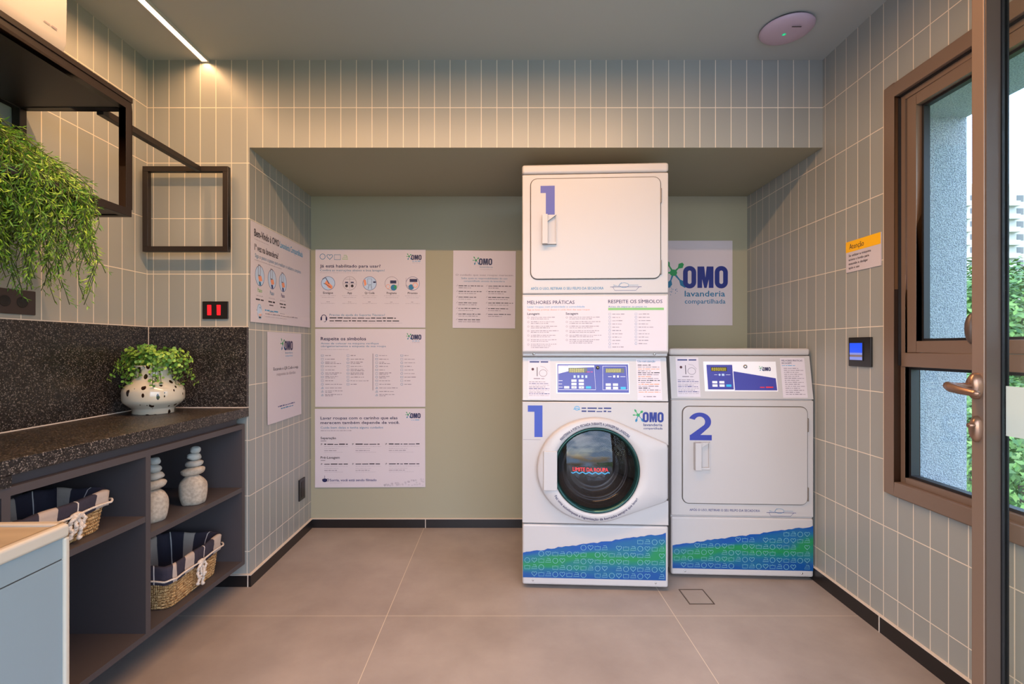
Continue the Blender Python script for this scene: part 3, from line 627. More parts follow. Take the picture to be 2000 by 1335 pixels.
# (f), (g) on the niche's left side wall
NT = lambda y, z: frame((0, 1, 0), (0, 0, 1), (1, 0, 0), (XN+.003, y, z))
f = Flat(.001); f.sheet(0, 716, 0, 478, PAPER, curl=lambda a, c: .0015+.003*abs(math.sin(a*9))*(c < .1))
f.text('Bem-Vindo à OMO', 34, 412, 34, BLACKI, .016, w=262); f.text('Lavanderia Compartilhada', 306, 412, 32, CYAN, .008, w=300); f.words(34, 396, 150, 4, MIDG, 1)
f.text('1ª vez na lavanderia?', 36, 345, 30, BLACKI, .012, w=250); f.text('Siga o passo a passo para realizar o cadastro completo', 40, 312, 18, TEAL, 0, w=540); f.words(36, 297, 290, 5, MIDG, 2)
for i, x in enumerate((88, 216, 342)):
    f.disc(x, 228, 44, 48, PALEB, 24, .0003); f.ring(x, 228, 45, 49, 2.5, NAVY, 26); f.rect(x-18, x+6, 225, 282, GREY, .0006); f.rect(x-14, x+2, 232, 276, PALEB, .0007); f.poly([(x-18, 222), (x+14, 230), (x+24, 206), (x-6, 200)], ORANGE, .0008); f.poly([(x-10, 200), (x+8, 200), (x+12, 182), (x-6, 182)], TEAL if i == 0 else NAVY, .0007)
    f.text('Passo', x, 148, 20, (LIME, TEAL, NAVY)[i], .004, w=44, align='C'); f.words(x-34, 128, 66, 5, MIDG, i); f.words(x-40, 108, 80, 9, BLACKI, i); (f.words(x-30, 92, 60, 9, BLACKI, i+4) if i else None); f.words(x-34, 58, 56, 4, GREY, i); f.words(x-40, 48, 80, 4, MIDG, i+2)
f.disc(84, 62-8, 22, 36, PALEB, 20, .0003); f.ring(84, 54, 22, 36, 2, CYAN, 20); f.poly([(68, 50), (98, 54), (100, 36), (76, 34)], ORANGE, .0006); f.rect(78, 92, 56, 76, NAVY, .0007); f.rect(74, 92, 22, 30, BLACKI, .0007)
f.words(140, 62, 150, 8, CYAN, 4); f.words(140, 46, 400, 7, GREY, 5); f.words(140, 32, 240, 4, MIDG, 6)
tag(f.obj('poster', T=NT(2.310, 1.238)), 'wide white welcome poster with three round pictures, upper one on the niche side wall', 'poster', 'posters on the niche side wall')
f = Flat(.001); f.sheet(0, 418, 0, 472, PAPER, curl=lambda a, c: .002*(1-c)**3)
f.logo(196, 376, 52, NAVYD, GREEN, TEAL); f.text('lavanderia', 206, 358, 10, TEAL, 0, w=94); f.text('compartilhada', 206, 342, 9, CYAN, 0, w=94)
f.text('Escaneie o QR Code e veja', 220, 272, 16, BLACKI, .004, w=310, align='C'); f.text('respostas às dúvidas', 220, 243, 16, GREY, 0, w=236, align='C')
f.words(116, 76, 210, 7, NAVY, 3); f.words(150, 62, 160, 7, TEAL, 5)
tag(f.obj('poster', T=NT(2.479, .725)), 'tall plain white notice with a small logo, under the welcome poster', 'poster', 'posters on the niche side wall')
# (h) yellow and white warning sign on the right wall
f = Flat(.001, .004); YEL = mat('yellow sign', lin(250, 185, 20), .45)
f.sheet(0, 203, 0, 132, PAPER, t=.0035); f.rect(0, 203, 86, 132, YEL)
f.text('Atenção', 22, 98, 22, BLACKI, .004, w=88)
for i, s_ in enumerate(('Se utilizar a máquina', 'acione o botão para', 'exaustão e desligar', 'após o uso')): f.text(s_, 18, 66-i*17.5, 9.5, BLACKI, .01, w=(132, 122, 116, 66)[i])
tag(f.obj('warning_sign', T=RW @ Matrix.Translation((.168, 1.441, 0))), 'small yellow and white Atenção sign on the tiles beside the window', 'sign')

# ================================================================== MACHINES
YAW = -.0505
DEC1 = None
def decal_mat(W):
    m = mat('blue green wrap', lin(20, 100, 170), .35); n, L, p = nodes_of(m)
    uv = n.new('ShaderNodeUVMap'); uv.uv_map = 'wrap'; s = n.new('ShaderNodeSeparateXYZ'); L.new(uv.outputs[0], s.inputs[0])
    z = n.new('ShaderNodeTexNoise'); z.inputs['Scale'].default_value = 2.6; z.inputs['Detail'].default_value = 1; L.new(uv.outputs[0], z.inputs[0])
    q = n.new('ShaderNodeMath'); q.operation = 'MULTIPLY_ADD'; q.inputs[1].default_value = .75; L.new(z.outputs[0], q.inputs[0])
    o = n.new('ShaderNodeMath'); o.operation = 'ADD'; o.inputs[1].default_value = -.375; L.new(s.outputs[1], o.inputs[0]); L.new(o.outputs[0], q.inputs[2])
    r = n.new('ShaderNodeValToRGB'); e = r.color_ramp.elements; e[0].position = .08; e[0].color = lin(0, 68, 132); e[1].position = .95; e[1].color = lin(0, 70, 142)
    for ps, cl in ((.30, lin(8, 96, 120)), (.48, lin(14, 120, 68)), (.62, lin(14, 118, 76)), (.78, lin(10, 90, 130))): e2 = e.new(ps); e2.color = cl
    L.new(q.outputs[0], r.inputs[0])
    L.new(r.outputs[0], p.inputs['Base Color']); return m
WRAP = decal_mat(1)
PALEICON = mat('pale icon ink', lin(112, 165, 172), .5)
def machine_flat(W, px0, pxw, z0, v0, kz):
    """pixel-proportioned drawing frame on a machine's front: x right, y up, z towards the room"""
    pass
class Face:
    """drawing on a machine panel: give x and z in the machine's own metres"""
    def __init__(s, lean=None, y=0.0):
        lean = lean or (lambda z: 0.0)
        s.f = Flat(1, 0, warp=lambda x, z, o: (x, y+lean(z)-o, z))
    def obj(s, name, parent): return s.f.obj(name, parent)
def wrap_decal(parent, x0, x1, zb, zl, zr, yface, name='pattern_wrap'):
    F = Face(y=yface); f = F.f; W = x1-x0; rnd = random.Random(3)
    n = 40; top = [(x0+W*i/n, zl+(zr-zl)*i/n+rnd.uniform(-.0035, .0035)) for i in range(n+1)]
    for i in range(n): f.poly([(top[i][0], zb), (top[i+1][0], zb), top[i+1], top[i]], WRAP, .0008)
    st = .0335
    for j in range(9):
        for i in range(21):
            x = x0+st*.6+i*st*.965; z = zb+.017+j*.0315+(.002 if i % 2 else 0)
            if x > x1-.012: continue
            lim = zl+(zr-zl)*(x-x0)/W-.014
            if z > lim or (i*5+j*3) % 9 == 0: continue
            k = (i+2*j) % 4
            if k == 0: f.ring(x, z, .0118, .0118, .0017, PALEICON, 14, dz=.0012)
            elif k == 1: 
                pts = []
                for q in range(16):
                    t = 2*PI*q/16; pts.append((x+.0122*math.sin(t)**3, z+.0122*(13*math.cos(t)-5*math.cos(2*t)-2*math.cos(3*t)-math.cos(4*t))/16))
                f.line(pts, .0017, PALEICON, True, .0012)
            elif k == 2: f.line([(x-.012, z+.0085), (x-.012, z-.009), (x+.012, z-.009), (x+.012, z+.0085), (x+.006, z+.006), (x, z+.0085), (x-.006, z+.006)], .0017, PALEICON, True, .0012)
            else:
                f.line([(x-.0135, z-.0095), (x-.008, z), (x+.010, z), (x+.0125, z-.0095)], .0017, PALEICON, True, .0012); f.line([(x-.006, z+.0085), (x+.007, z+.0085), (x+.010, z)], .0017, PALEICON, dz=.0012)
    o = F.obj(name, parent); me = o.data; uvl = me.uv_layers.new(name='wrap')
    for lp in me.loops:
        v = me.vertices[lp.vertex_index].co; uvl.data[lp.index].uv = ((v.x-x0)*1.6, (v.z-zb)/(zl-zb+(zr-zl)*(v.x-x0)/W))
    return o
def handle_scoop(parent, x0, x1, z0, z1, y):
    b = B(); t = .012
    b.box(x0, x0+(x1-x0)*.38, y-.028, y, z0, z1, WHITE2); b.box(x0+(x1-x0)*.38, x1, y-.006, y, z0, z0+.006, WHITE2); b.box(x1-.004, x1, y-.008, y, z0, z1, WHITE2)
    b.box(x0+(x1-x0)*.38, x1, y-.012, y, z0, z0+.010, WHITE2)
    xm = x0+(x1-x0)*.38
    b.prism([(xm, z1), (x1, z1), (xm, z1-.030)], lambda x, z: (x, y-.013, z), lambda x, z: (x, y, z), WHITE2)
    return b.obj('handle', parent, bevel=.0025)
def plate_door(parent, x0, x1, z0, z1, y, r=.03):
    b = B(); g = .0035; P = rrect(x0-g, x1+g, z0-g, z1+g, r+g); b.prism(P, lambda x, z: (x, y-.0008, z), lambda x, z: (x, y+.002, z), DARKGAP); b.obj('door_seam', parent)
    b = B(); P = rrect(x0, x1, z0, z1, r); b.prism(P, lambda x, z: (x, y-.007, z), lambda x, z: (x, y+.002, z), WHITE); d = b.obj('door', parent, bevel=.003)
    for zz in (z1-.085, z0+.05):
        b = B(); b.box(x1-.001, x1+.005, y-.009, y, zz-.033, zz+.033, mat('hinge steel', lin(120, 108, 98), .4, .5)); b.obj('hinge', parent, bevel=.002)
    return d
def lint_icon(f, x, z, w):
    f.line([(x, z+.016), (x+w, z+.016)], .002, NAVY, dz=.0006); f.line([(x+.012*1, z+.016), (x+w*.14, z), (x+w*.82, z), (x+w*.92, z+.016)], .0016, NAVY)
    f.line([(x+w*.10, z+.026), (x+w*.24, z+.020), (x+w*.10, z+.020)], .0016, TEAL); f.ring(x+w*.44, z+.024, w*.15, .011, .0016, TEAL, 14); f.line([(x+w*.25, z+.018), (x+w*.36, z+.036)], .0016, TEAL); f.line([(x+w*.58, z+.024), (x+w*.9, z+.024)], .0014, TEAL)

# ------------------------------------------------------------------ machine 1: dryer stacked on a front-loading washer
M1 = empty('stacked_washer_dryer', (.100, 2.281, 0), YAW, label='tall white stacked washer and dryer marked with a blue 1', cat='washing machine')
W1 = .668
X1 = lambda u: (u-1020)/286*W1
Z1 = lambda v: 1.12+(677-v)*.002358
DEP = .70
b = B(); b.box(0, W1, .03, DEP, .03, 1.075, WHITE, skip=('-y',)); b.obj('washer_cabinet', M1, bevel=.006)
b = B(); b.box(0, W1, .012, DEP, 1.076, 1.919, WHITE); b.obj('dryer_cabinet', M1, bevel=.006)
b = B(); b.box(-.001, W1+.001, -.003, DEP, 1.9205, 1.9635, WHITE); b.obj('top_cover', M1, bevel=.012, seg=4)
b = B(); b.box(0, W1, 0, .02, 1.365, 1.918, WHITE); b.obj('dryer_front', M1, bevel=.006, seg=3)
d = plate_door(M1, X1(1037), X1(1290), Z1(544), Z1(348), 0)
handle_scoop(d, X1(1059), X1(1087), Z1(477), Z1(420), -.007)
F = Face(y=-.007); x0 = X1(1056); F.f.poly([(x0, Z1(362)), (x0, Z1(376)), (X1(1066.5), Z1(376)), (X1(1066.5), Z1(419)), (X1(1084), Z1(419)), (X1(1084), Z1(362))], mat('faded violet vinyl', lin(72, 76, 150), .45)); F.obj('number_decal', d)
F = Face(); F.f.text('APÓS O USO, RETIRAR O SEU FELPO DA SECADORA', X1(1037), Z1(565), .0115, TEAL, .006, w=X1(1180)-X1(1037)); lint_icon(F.f, X1(1193), Z1(567), X1(1254)-X1(1193)); F.obj('lint_notice', M1)
# lower dryer panel with the best-practice notice
b = B(); b.prism([(0, 1.361), (0, 1.098), (.028, 1.074), (.05, 1.074), (.05, 1.361)], lambda y, z: (0, y, z), lambda y, z: (W1, y, z), WHITE); b.obj('service_panel', M1, bevel=.004)
for u in (1043, 1280):
    b = B(); b.lathe([(0, -.004), (.006, -.003), (.0065, 0)], (X1(u), .012, 1.087), CHROME, 12, 'y'); b.obj('screw', M1)
F = Face(); f = F.f; f.rect(.008, W1-.008, Z1(684), Z1(578), PAPER, .0003)
T_ = lambda s_, u0, u1, v, h, m, bd=0.0: f.text(s_, X1(u0), Z1(v), h, m, bd, w=X1(u1)-X1(u0), dz=.0008)
T_('MELHORES PRÁTICAS', 1030, 1123, 593, .0155, NAVYD, .004); T_('RESPEITE OS SÍMBOLOS', 1189, 1294, 592, .0155, NAVYD, .004)
T_('Lavar roupas com praticidade e comodidade', 1030, 1143, 600, .0085, CYAN); T_('Siga as boas práticas abaixo e cuide bem das suas roupas', 1030, 1153, 605.5, .007, ORANGE); T_('Antes de separar as peças na', 1189, 1264, 600, .0075, TEAL)
f.rect(X1(1189), X1(1297), Z1(605.5), Z1(601), LIME, .0006)
T_('Lavagem', 1030, 1054, 614, .010, BLACKI, .012); T_('Secagem', 1106, 1130, 614, .010, BLACKI, .012)
for u0, n0, w0 in ((1037, 7, 56), (1113, 6, 64)):
    for i in range(n0):
        v = 619.5+i*8.8; f.ring(X1(u0-5), Z1(v), .004, .004, .0012, GREY, 8, dz=.0006)
        for j in range(2 if i < n0-1 else 3): f.words(X1(u0), Z1(v+j*3.2), X1(1020+w0-rr.uniform(0, 8)-(14 if j else 0)), .0032, GREY, i+j, .0006)
for u0, n0 in ((1192, 11), (1243, 10)):
    for i in range(n0):
        v = 613+i*6.4; (f.ring(X1(u0), Z1(v), .005, .005, .0012, TEAL, 8, dz=.0006) if i % 2 else f.square(X1(u0), Z1(v), .005, .0012, TEAL)); f.words(X1(u0+5), Z1(v+.8), X1(1020+rr.uniform(15, 30)), .0036, GREY, i, .0006)
F.obj('practice_notice', M1)
# control panel, leaning back under the dryer
LN = lambda z: (z-.870)*.16
b = B(); b.prism([(0.0, .870), (LN(1.073), 1.073), (.06, 1.073), (.06, .870)], lambda y, z: (0, y, z), lambda y, z: (W1, y, z), WHITE); cp = b.obj('control_panel', M1, bevel=.004)
PANELB = mat('panel blue', lin(58, 58, 142), .35); LCD = mat('lcd window', lin(70, 62, 20), .2); LCDT = mat('lit lcd segments', lin(200, 190, 60), .4, emit=lin(200, 185, 50), estr=.35); KEY = mat('white key', lin(225, 222, 225), .4); KEYC = mat('cyan key', lin(40, 165, 215), .4); PINK = mat('pink ink', lin(200, 70, 130), .5)
def keys(f, pts, X, Z, w=10, h=4):
    for u, v, m in pts: f.rect(X(u-w/2), X(u+w/2), Z(v+h/2), Z(v-h/2), m, .0016)
F = Face(LN); f = F.f
f.rect(X1(1087.5), X1(1231.5), Z1(768.5), Z1(709.5), KEY, .0003); f.rect(X1(1090), X1(1230), Z1(766.5), Z1(711.5), PANELB, .0006)
f.line([(X1(1092), Z1(714)), (X1(1163), Z1(714)), (X1(1165), Z1(761)), (X1(1092), Z1(761))], .0018, KEY, True, .0009); f.line([(X1(1180), Z1(715)), (X1(1226), Z1(715)), (X1(1228), Z1(761)), (X1(1179), Z1(761))], .0018, KEY, True, .0009)
f.poly([(X1(1092), Z1(730)), (X1(1112), Z1(725)), (X1(1112), Z1(715)), (X1(1092), Z1(715))], KEY, .001); f.poly([(X1(1112), Z1(719)), (X1(1163), Z1(717)), (X1(1163), Z1(714)), (X1(1112), Z1(714))], KEY, .001)
f.logo(X1(1098.5), Z1(724), .012, NAVYD, GREEN, TEAL, splash=False)
f.rect(X1(1112), X1(1149), Z1(728), Z1(718.5), LCD, .0012); f.rect(X1(1185), X1(1222), Z1(728), Z1(719), LCD, .0012)
for i in range(7): f.line([(X1(1114.5+i*4.2), Z1(727)), (X1(1115+i*4.2), Z1(720)), (X1(1117+i*4.2), Z1(720)), (X1(1116.6+i*4.2), Z1(727))], .0016, LCDT, i % 3 > 0, .0015); f.line([(X1(1187+i*4.2), Z1(727)), (X1(1187.5+i*4.2), Z1(720.5)), (X1(1189.5+i*4.2), Z1(720.5)), (X1(1189.2+i*4.2), Z1(727))], .0016, LCDT, i % 2 > 0, .0015)
f.words(X1(1146), Z1(727), X1(1020+14), .005, PINK, 1, .0012)
for i, u in enumerate((1124, 1131.5, 1139.5, 1147)): f.rect(X1(u-2), X1(u+2), Z1(738), Z1(733), PALEB, .0012)
for u0, u1, v in ((1092, 1100, 743.5), (1092, 1099, 750), (1092, 1100, 756), (1190, 1197, 735.5), (1214, 1224, 735.5)): f.rect(X1(u0), X1(u1), Z1(v+.4), Z1(v-.4), KEY, .0012)
f.rect(X1(1200), X1(1204), Z1(737), Z1(733), KEY, .0012); f.rect(X1(1207.5), X1(1211), Z1(737), Z1(733), KEY, .0012)
keys(f, [(1122.5, 743.5, KEY), (1137, 743.5, KEY), (1122.5, 750, KEY), (1137, 750, KEY), (1108, 756.5, KEY), (1122.5, 756.5, KEY), (1137, 756.5, KEY), (1151, 756.5, KEYC), (1190, 751, KEY), (1204, 751, KEY), (1190, 757.5, KEY), (1204, 757.5, KEY), (1219, 757.5, KEYC)], X1, Z1, 10, 4.6)
for u in (1122.5, 1137): f.disc(X1(u), Z1(756.5), .002, .002, BLACKI, 8, .0019)
F.obj('keypad', cp)
b = B(); zc = Z1(718); b.lathe([(0, -.010), (.004, -.010), (.0075, -.007), (.008, -.001)], (X1(1170), LN(zc), zc), mat('key lock metal', lin(110, 105, 85), .25, 1), 16, 'y'); b.obj('key_lock', cp)
def notice(parent, name, X, Z, LN, u0, u1, v0, v1, kind):
    F = Face(LN); f = F.f; f.rect(X(u0), X(u1), Z(v1), Z(v0), PAPER, .0006); w = X(u1)-X(u0); h = Z(v0)-Z(v1); x0 = X(u0); zt = Z(v0)
    if kind == 'load':
        f.words(x0+w*.08, zt-h*.08, w*.84, h*.045, NAVY, 1, .001); f.disc(x0+w*.22, zt-h*.25, w*.06, w*.06, mat('maroon ink', lin(70, 20, 25), .5), 10, .001); f.rect(x0+w*.40, x0+w*.43, zt-h*.43, zt-h*.2, BLACKI, .001)
        f.ring(x0+w*.68, zt-h*.35, w*.17, w*.15, .0015, BLACKI, 16, dz=.001); f.line([(x0+w*.55, zt-h*.17), (x0+w*.75, zt-h*.20), (x0+w*.9, zt-h*.30)], .0014, GREY, dz=.001); f.words(x0+w*.26, zt-h*.5, w*.5, h*.03, GREY, 3, .001)
        for i in range(9): f.words(x0+w*.05, zt-h*(.58+.043*i), w*.9*(1 if i % 3 else .8), h*.02, (GREY, MIDG, NAVY)[(i*2) % 3], i, .001)
    elif kind == 'blue':
        f.text('Use com atenção', x0+w*.06, zt-h*.08, h*.05, TEAL, .008, w=w*.72, dz=.001)
        for i in range(15): f.words(x0+w*.06, zt-h*(.16+.047*i), w*.88*(1 if i % 3 else .6), h*.024, (BLACKI, GREY, ORANGE, GREY)[i % 4], i, .001)
        f.words(x0+w*.25, zt-h*.93, w*.5, h*.03, GREY, 9, .001)
    else:
        f.text('MELHORES PRÁTICAS', x0+w*.05, zt-h*.085, h*.04, NAVYD, .006, w=w*.86, dz=.001); f.text('SECAGEM', x0+w*.05, zt-h*.15, h*.04, NAVYD, .006, w=w*.4, dz=.001); f.words(x0+w*.05, zt-h*.2, w*.55, h*.02, CYAN, 2, .001)
        for i in range(14): f.words(x0+w*.12, zt-h*(.27+.05*i), w*.8*(1 if i % 2 else .75), h*.02, GREY, i, .001)
    return F.obj(name, parent)
notice(cp, 'loading_notice', X1, Z1, LN, 1031, 1076, 702, 779, 'load'); notice(cp, 'caution_notice', X1, Z1, LN, 1246, 1294, 701, 780, 'blue')
# washer front with the round opening
def convex(pts):
    pts = sorted(set(pts)); cr = lambda o, a, c: (a[0]-o[0])*(c[1]-o[1])-(a[1]-o[1])*(c[0]-o[0]); lo = []; up = []
    for p in pts:
        while len(lo) > 1 and cr(lo[-2], lo[-1], p) <= 0: lo.pop()
        lo.append(p)
    for p in reversed(pts):
        while len(up) > 1 and cr(up[-2], up[-1], p) <= 0: up.pop()
        up.append(p)
    return lo[:-1]+up[:-1]
def radial(poly, c, n):
    out = []
    for k in range(n):
        a = 2*PI*k/n; dx, dy = math.cos(a), math.sin(a); best = None
        for i in range(len(poly)):
            (x1, y1), (x2, y2) = poly[i], poly[(i+1) % len(poly)]; ex, ey = x2-x1, y2-y1; den = dx*ey-dy*ex
            if abs(den) < 1e-12: continue
            tt = ((x1-c[0])*ey-(y1-c[1])*ex)/den; q = ((x1-c[0])*dy-(y1-c[1])*dx)/den
            if tt > 0 and -1e-9 <= q <= 1+1e-9: best = tt if best is None else max(best, tt)
        out.append(best)
    return out
N = 120; CX, CZ = X1(1164), Z1(915); RG = 83.5/286*W1
zt, zb = .866, .304
rad = radial([(0, zb), (W1, zb), (W1, zt), (0, zt)], (CX, CZ), N)
# include the corners exactly
ang = [2*PI*k/N for k in range(N)]
for (qx, qz) in ((0, zb), (W1, zb), (W1, zt), (0, zt)):
    a = math.atan2(qz-CZ, qx-CX) % (2*PI); k = round(a/(2*PI/N)) % N; ang[k] = a; rad[k] = math.hypot(qx-CX, qz-CZ)
ring = lambda r, y: [(CX+(r[k] if isinstance(r, list) else r)*math.cos(ang[k]), y, CZ+(r[k] if isinstance(r, list) else r)*math.sin(ang[k])) for k in range(N)]
b = B(); b.loops([ring(rad, .03), ring(rad, .002), ring([r-.003 for r in rad], 0), ring(RG+.012, 0), ring(RG+.012, .05)], WHITE, smooth=False); b.obj('washer_front', M1)
hull = convex([(round(X1(1164+(-115.5 if c_ < 0 else 104)*abs(c_)), 6), round(Z1(915-101*s_), 6)) for c_, s_ in [(math.cos(i*PI/60), math.sin(i*PI/60)) for i in range(120)]] + [(X1(1302), Z1(864)), (X1(1302), Z1(972)), (X1(1048.5), Z1(915))])
hr = radial(hull, (CX, CZ), N); ang = [2*PI*k/N for k in range(N)]
b = B(); sm = lambda q: [r*q for r in hr]
b.loops([ring(hr, -.0005), ring(hr, -.024), ring([r-.003 for r in hr], -.031), ring([r-.009 for r in hr], -.035)], WHITE2)
b.loops([ring([r-.009 for r in hr], -.035), ring([RG+(r-.009-RG)*.35 for r in hr], -.041), ring(RG+.004, -.039), ring(RG, -.034), ring(RG, .02)], WHITE2)
wd = b.obj('washer_door', M1)
b = B(); b.box(X1(1300), X1(1303), -.026, 0, Z1(972), Z1(866), DARKGAP); b.obj('hinge', wd)
b = B(); hx0, hx1, hz0, hz1 = X1(1060), X1(1088.5), Z1(954), Z1(878)
b.prism([(hx0, -.036), (hx0+.004, -.044), (hx1-.002, -.0455), (hx1, -.036)], lambda x, y: (x, y, hz0), lambda x, y: (x, y, hz1), WHITE2); b.obj('handle', wd, bevel=.003)
RIMM = mat('green tinted rim', lin(36, 70, 66), .15, .6)
b = B(); b.lathe([(RG, -.033), (RG-.004, -.038), (RG-.010, -.037), (RG-.014, -.028), (RG-.02, -.02)], (CX, 0, CZ), RIMM, 96, 'y'); b.obj('glass_rim', wd)
BOWL = mat('smoked glass bowl', lin(50, 46, 46), .08, .55); 
b = B(); b.lathe([(RG-.018, -.022), (RG-.026, .0), (RG-.040, .022), (RG-.048, .026), (RG-.052, .022), (RG-.060, .03), (RG-.072, .055), (RG-.082, .062), (RG-.088, .058), (RG-.10, .066), (.06, .082), (.03, .088), (.0005, .09)], (CX, 0, CZ), BOWL, 96, 'y'); b.obj('glass_bowl', wd)
dome = lambda r: -.026-.030*(1-(r/(RG-.016))**2)
b = B(); b.lathe([((RG-.016)*math.sin(i*PI/2/10), dome((RG-.016)*math.sin(i*PI/2/10))) for i in range(10, -1, -1)], (CX, 0, CZ), glass_mat('smoked door glass', (.55, .56, .58, 1), 1.5), 96, 'y'); b.obj('door_glass', wd)
fl = Flat(1, 0, warp=lambda x, z, o: (x, dome(math.hypot(x-CX, z-CZ))-.0006-o, z)); REDL2 = mat('red label ink', lin(225, 40, 50), .4)
fl.text('LIMITE DA ROUPA', X1(1118), Z1(914.5), .0165, REDL2, .014, w=X1(1185)-X1(1118))
fl.line([(X1(1115+i*73/24), Z1(917.5+1.6*math.sin(i*PI/2))) for i in range(25)], .005, CYAN); fl.obj('level_label', wd)
F = Face(y=-.0414); f = F.f
f.text('MANTENHA A PORTA FECHADA DURANTE A LAVAGEM NA LAVADORA', 0, 0, .0125, NAVYD, .012, w=.335, arc=(CX, CZ, RG+.012, PI/2+.86))
F.obj('door_lettering', wd); F = Face(y=-.0414); f = F.f
f.text('Faz uma autolimpeza e higienização da borracha sempre que lavar!', 0, -.008, .0105, NAVYD, .012, w=.43, arc=(CX, CZ, -(RG+.020), PI*1.5-1.02))
F.obj('door_lettering', wd)
F = Face(); f = F.f; x0 = X1(1031)
f.rect(.004, W1-.004, Z1(858), Z1(789), PAPER, .0002) if False else None
f.poly([(x0, Z1(792)), (x0, Z1(804.5)), (X1(1044), Z1(804.5)), (X1(1044), Z1(854)), (X1(1060), Z1(854)), (X1(1060), Z1(792))], ROYAL); f.rect(.004, X1(1056), Z1(859.5), Z1(858.8), GREY); F.obj('number_decal', M1)
F = Face(); f = F.f; f.logo(X1(1256), Z1(823.5), .047, mat('logo navy', lin(22, 40, 120), .5), GREEN, TEAL, sub=NAVY); F.obj('logo_decal', M1)
F = Face(); f = F.f; f.words(X1(1137), Z1(798), X1(1195)-X1(1137), .0075, NAVY, 2); f.words(X1(1137), Z1(804), X1(1200)-X1(1137), .0075, NAVY, 4); f.ring(X1(1128), Z1(797), .011, .009, .003, CYAN, 12); f.line([(X1(1121), Z1(799)), (X1(1128), Z1(797)), (X1(1134), Z1(800))], .003, CYAN); F.obj('advice_decal', M1)
b = B(); b.box(0, W1, 0, .04, .018, .299, WHITE); b.obj('base_panel', M1, bevel=.01, seg=3)
wrap_decal(M1, .003, W1-.012, .052, .168, .268, 0)
for u in (1041, 1281):
    b = B(); b.lathe([(0, -.003), (.004, -.0025), (.0045, 0)], (X1(u), 0, .040), CHROME, 10, 'y'); b.obj('screw', M1)
for x in (.05, W1-.05):
    for y in (.07, DEP-.06):
        b = B(); b.lathe([(.02, 0), (.02, .008), (.01, .01), (.01, .035)], (x, y, 0), GASKET, 16, cap0=True, cap1=True); b.obj('foot', M1)

# ------------------------------------------------------------------ machine 2: single dryer
M2 = empty('tumble_dryer', (.827, 2.384, 0), -.0476, label='shorter white tumble dryer marked with a blue 2, next to the window wall', cat='dryer')
W2 = .672
X2 = lambda u: (u-1308.5)/281*W2
Z2 = lambda v: 1.12+(677-v)*.0024667
D2M = .60
b = B(); b.prism([(.01, .03), (.01, .866), (.048, 1.076), (D2M, 1.076), (D2M, .03)], lambda y, z: (0, y, z), lambda y, z: (W2, y, z), WHITE); b.obj('cabinet', M2, bevel=.006)
L2 = lambda z: (z-.868)*.165
b = B(); b.prism([(0, .868), (L2(1.076), 1.076), (L2(1.076)+.03, 1.076), (.03, .868)], lambda y, z: (0, y, z), lambda y, z: (W2, y, z), WHITE); cp2 = b.obj('control_panel', M2, bevel=.003)
b = B(); b.box(-.001, W2+.001, L2(1.078)-.004, D2M, 1.078, 1.113, WHITE); b.obj('top_cover', M2, bevel=.012, seg=4)
b = B(); b.box(0, W2, 0, .02, .303, .863, WHITE); b.obj('front_panel', M2, bevel=.006, seg=3)
d2 = plate_door(M2, X2(1331), X2(1576), Z2(983), Z2(794), 0)
handle_scoop(d2, X2(1352), X2(1383), Z2(916), Z2(863), -.007)
F = Face(y=-.007)
NB = mat('number blue', lin(38, 50, 140), .45); w_ = X2(1388)-X2(1343); h_ = Z2(804.5)-Z2(859.5); ox, oz = X2(1343), Z2(859.5)
cx_, cz_, r1, r2 = ox+w_*.47, oz+h_*.655, w_*.50, w_*.235
arc_ = [math.radians(158-i*(158+38)/26) for i in range(27)]
for a0, a1 in zip(arc_, arc_[1:]): F.f.poly([(cx_+r2*math.cos(a0), cz_+r2*math.sin(a0)), (cx_+r1*math.cos(a0), cz_+r1*math.sin(a0)*.83), (cx_+r1*math.cos(a1), cz_+r1*math.sin(a1)*.83), (cx_+r2*math.cos(a1), cz_+r2*math.sin(a1))], NB)
a1 = arc_[-1]; F.f.poly([(cx_+r2*math.cos(a1), cz_+r2*math.sin(a1)), (cx_+r1*math.cos(a1), cz_+r1*math.sin(a1)*.83), (ox+w_*.50, oz+h_*.19), (ox+w_*.03, oz+h_*.17)], NB)
F.f.rect(ox+w_*.03, ox+w_, oz, oz+h_*.19, NB, .0005); F.obj('number_decal', d2)
F = Face(); F.f.text('APÓS O USO, RETIRAR O SEU FELPO DA SECADORA', X2(1345), Z2(998.5), .0105, NAVY, .006, w=X2(1484)-X2(1345)); lint_icon(F.f, X2(1497), Z2(1006), X2(1555)-X2(1497)); F.obj('lint_notice', M2)
F = Face(L2); f = F.f
f.rect(X2(1376.5), X2(1521), Z2(764), Z2(706), KEY, .0003); f.poly([(X2(1435.5), Z2(762)), (X2(1519.5), Z2(762)), (X2(1518.5), Z2(738.5)), (X2(1435.5), Z2(725))], PANELB, .0007); f.rect(X2(1382.5), X2(1434), Z2(760.5), Z2(712.5), PANELB, .0008)
f.line([(X2(1382), Z2(712)), (X2(1434.5), Z2(712)), (X2(1436), Z2(761)), (X2(1383), Z2(761))], .0015, KEY, True, .0012)
f.rect(X2(1391), X2(1423), Z2(725), Z2(717), LCD, .0012)
for i in range(7): f.line([(X2(1392.5+i*4.2), Z2(724)), (X2(1393+i*4.2), Z2(718.5)), (X2(1395+i*4.2), Z2(718.5)), (X2(1394.6+i*4.2), Z2(724))], .0014, LCDT, i % 2 > 0, .0015)
f.disc(X2(1407.5), Z2(732), .005, .005, PALEB, 10, .0012); f.rect(X2(1412), X2(1417), Z2(734), Z2(730), PALEB, .0012); f.rect(X2(1397), X2(1403), Z2(732.3), Z2(731.7), KEY, .0012); f.rect(X2(1420), X2(1429), Z2(732.3), Z2(731.7), KEY, .0012)
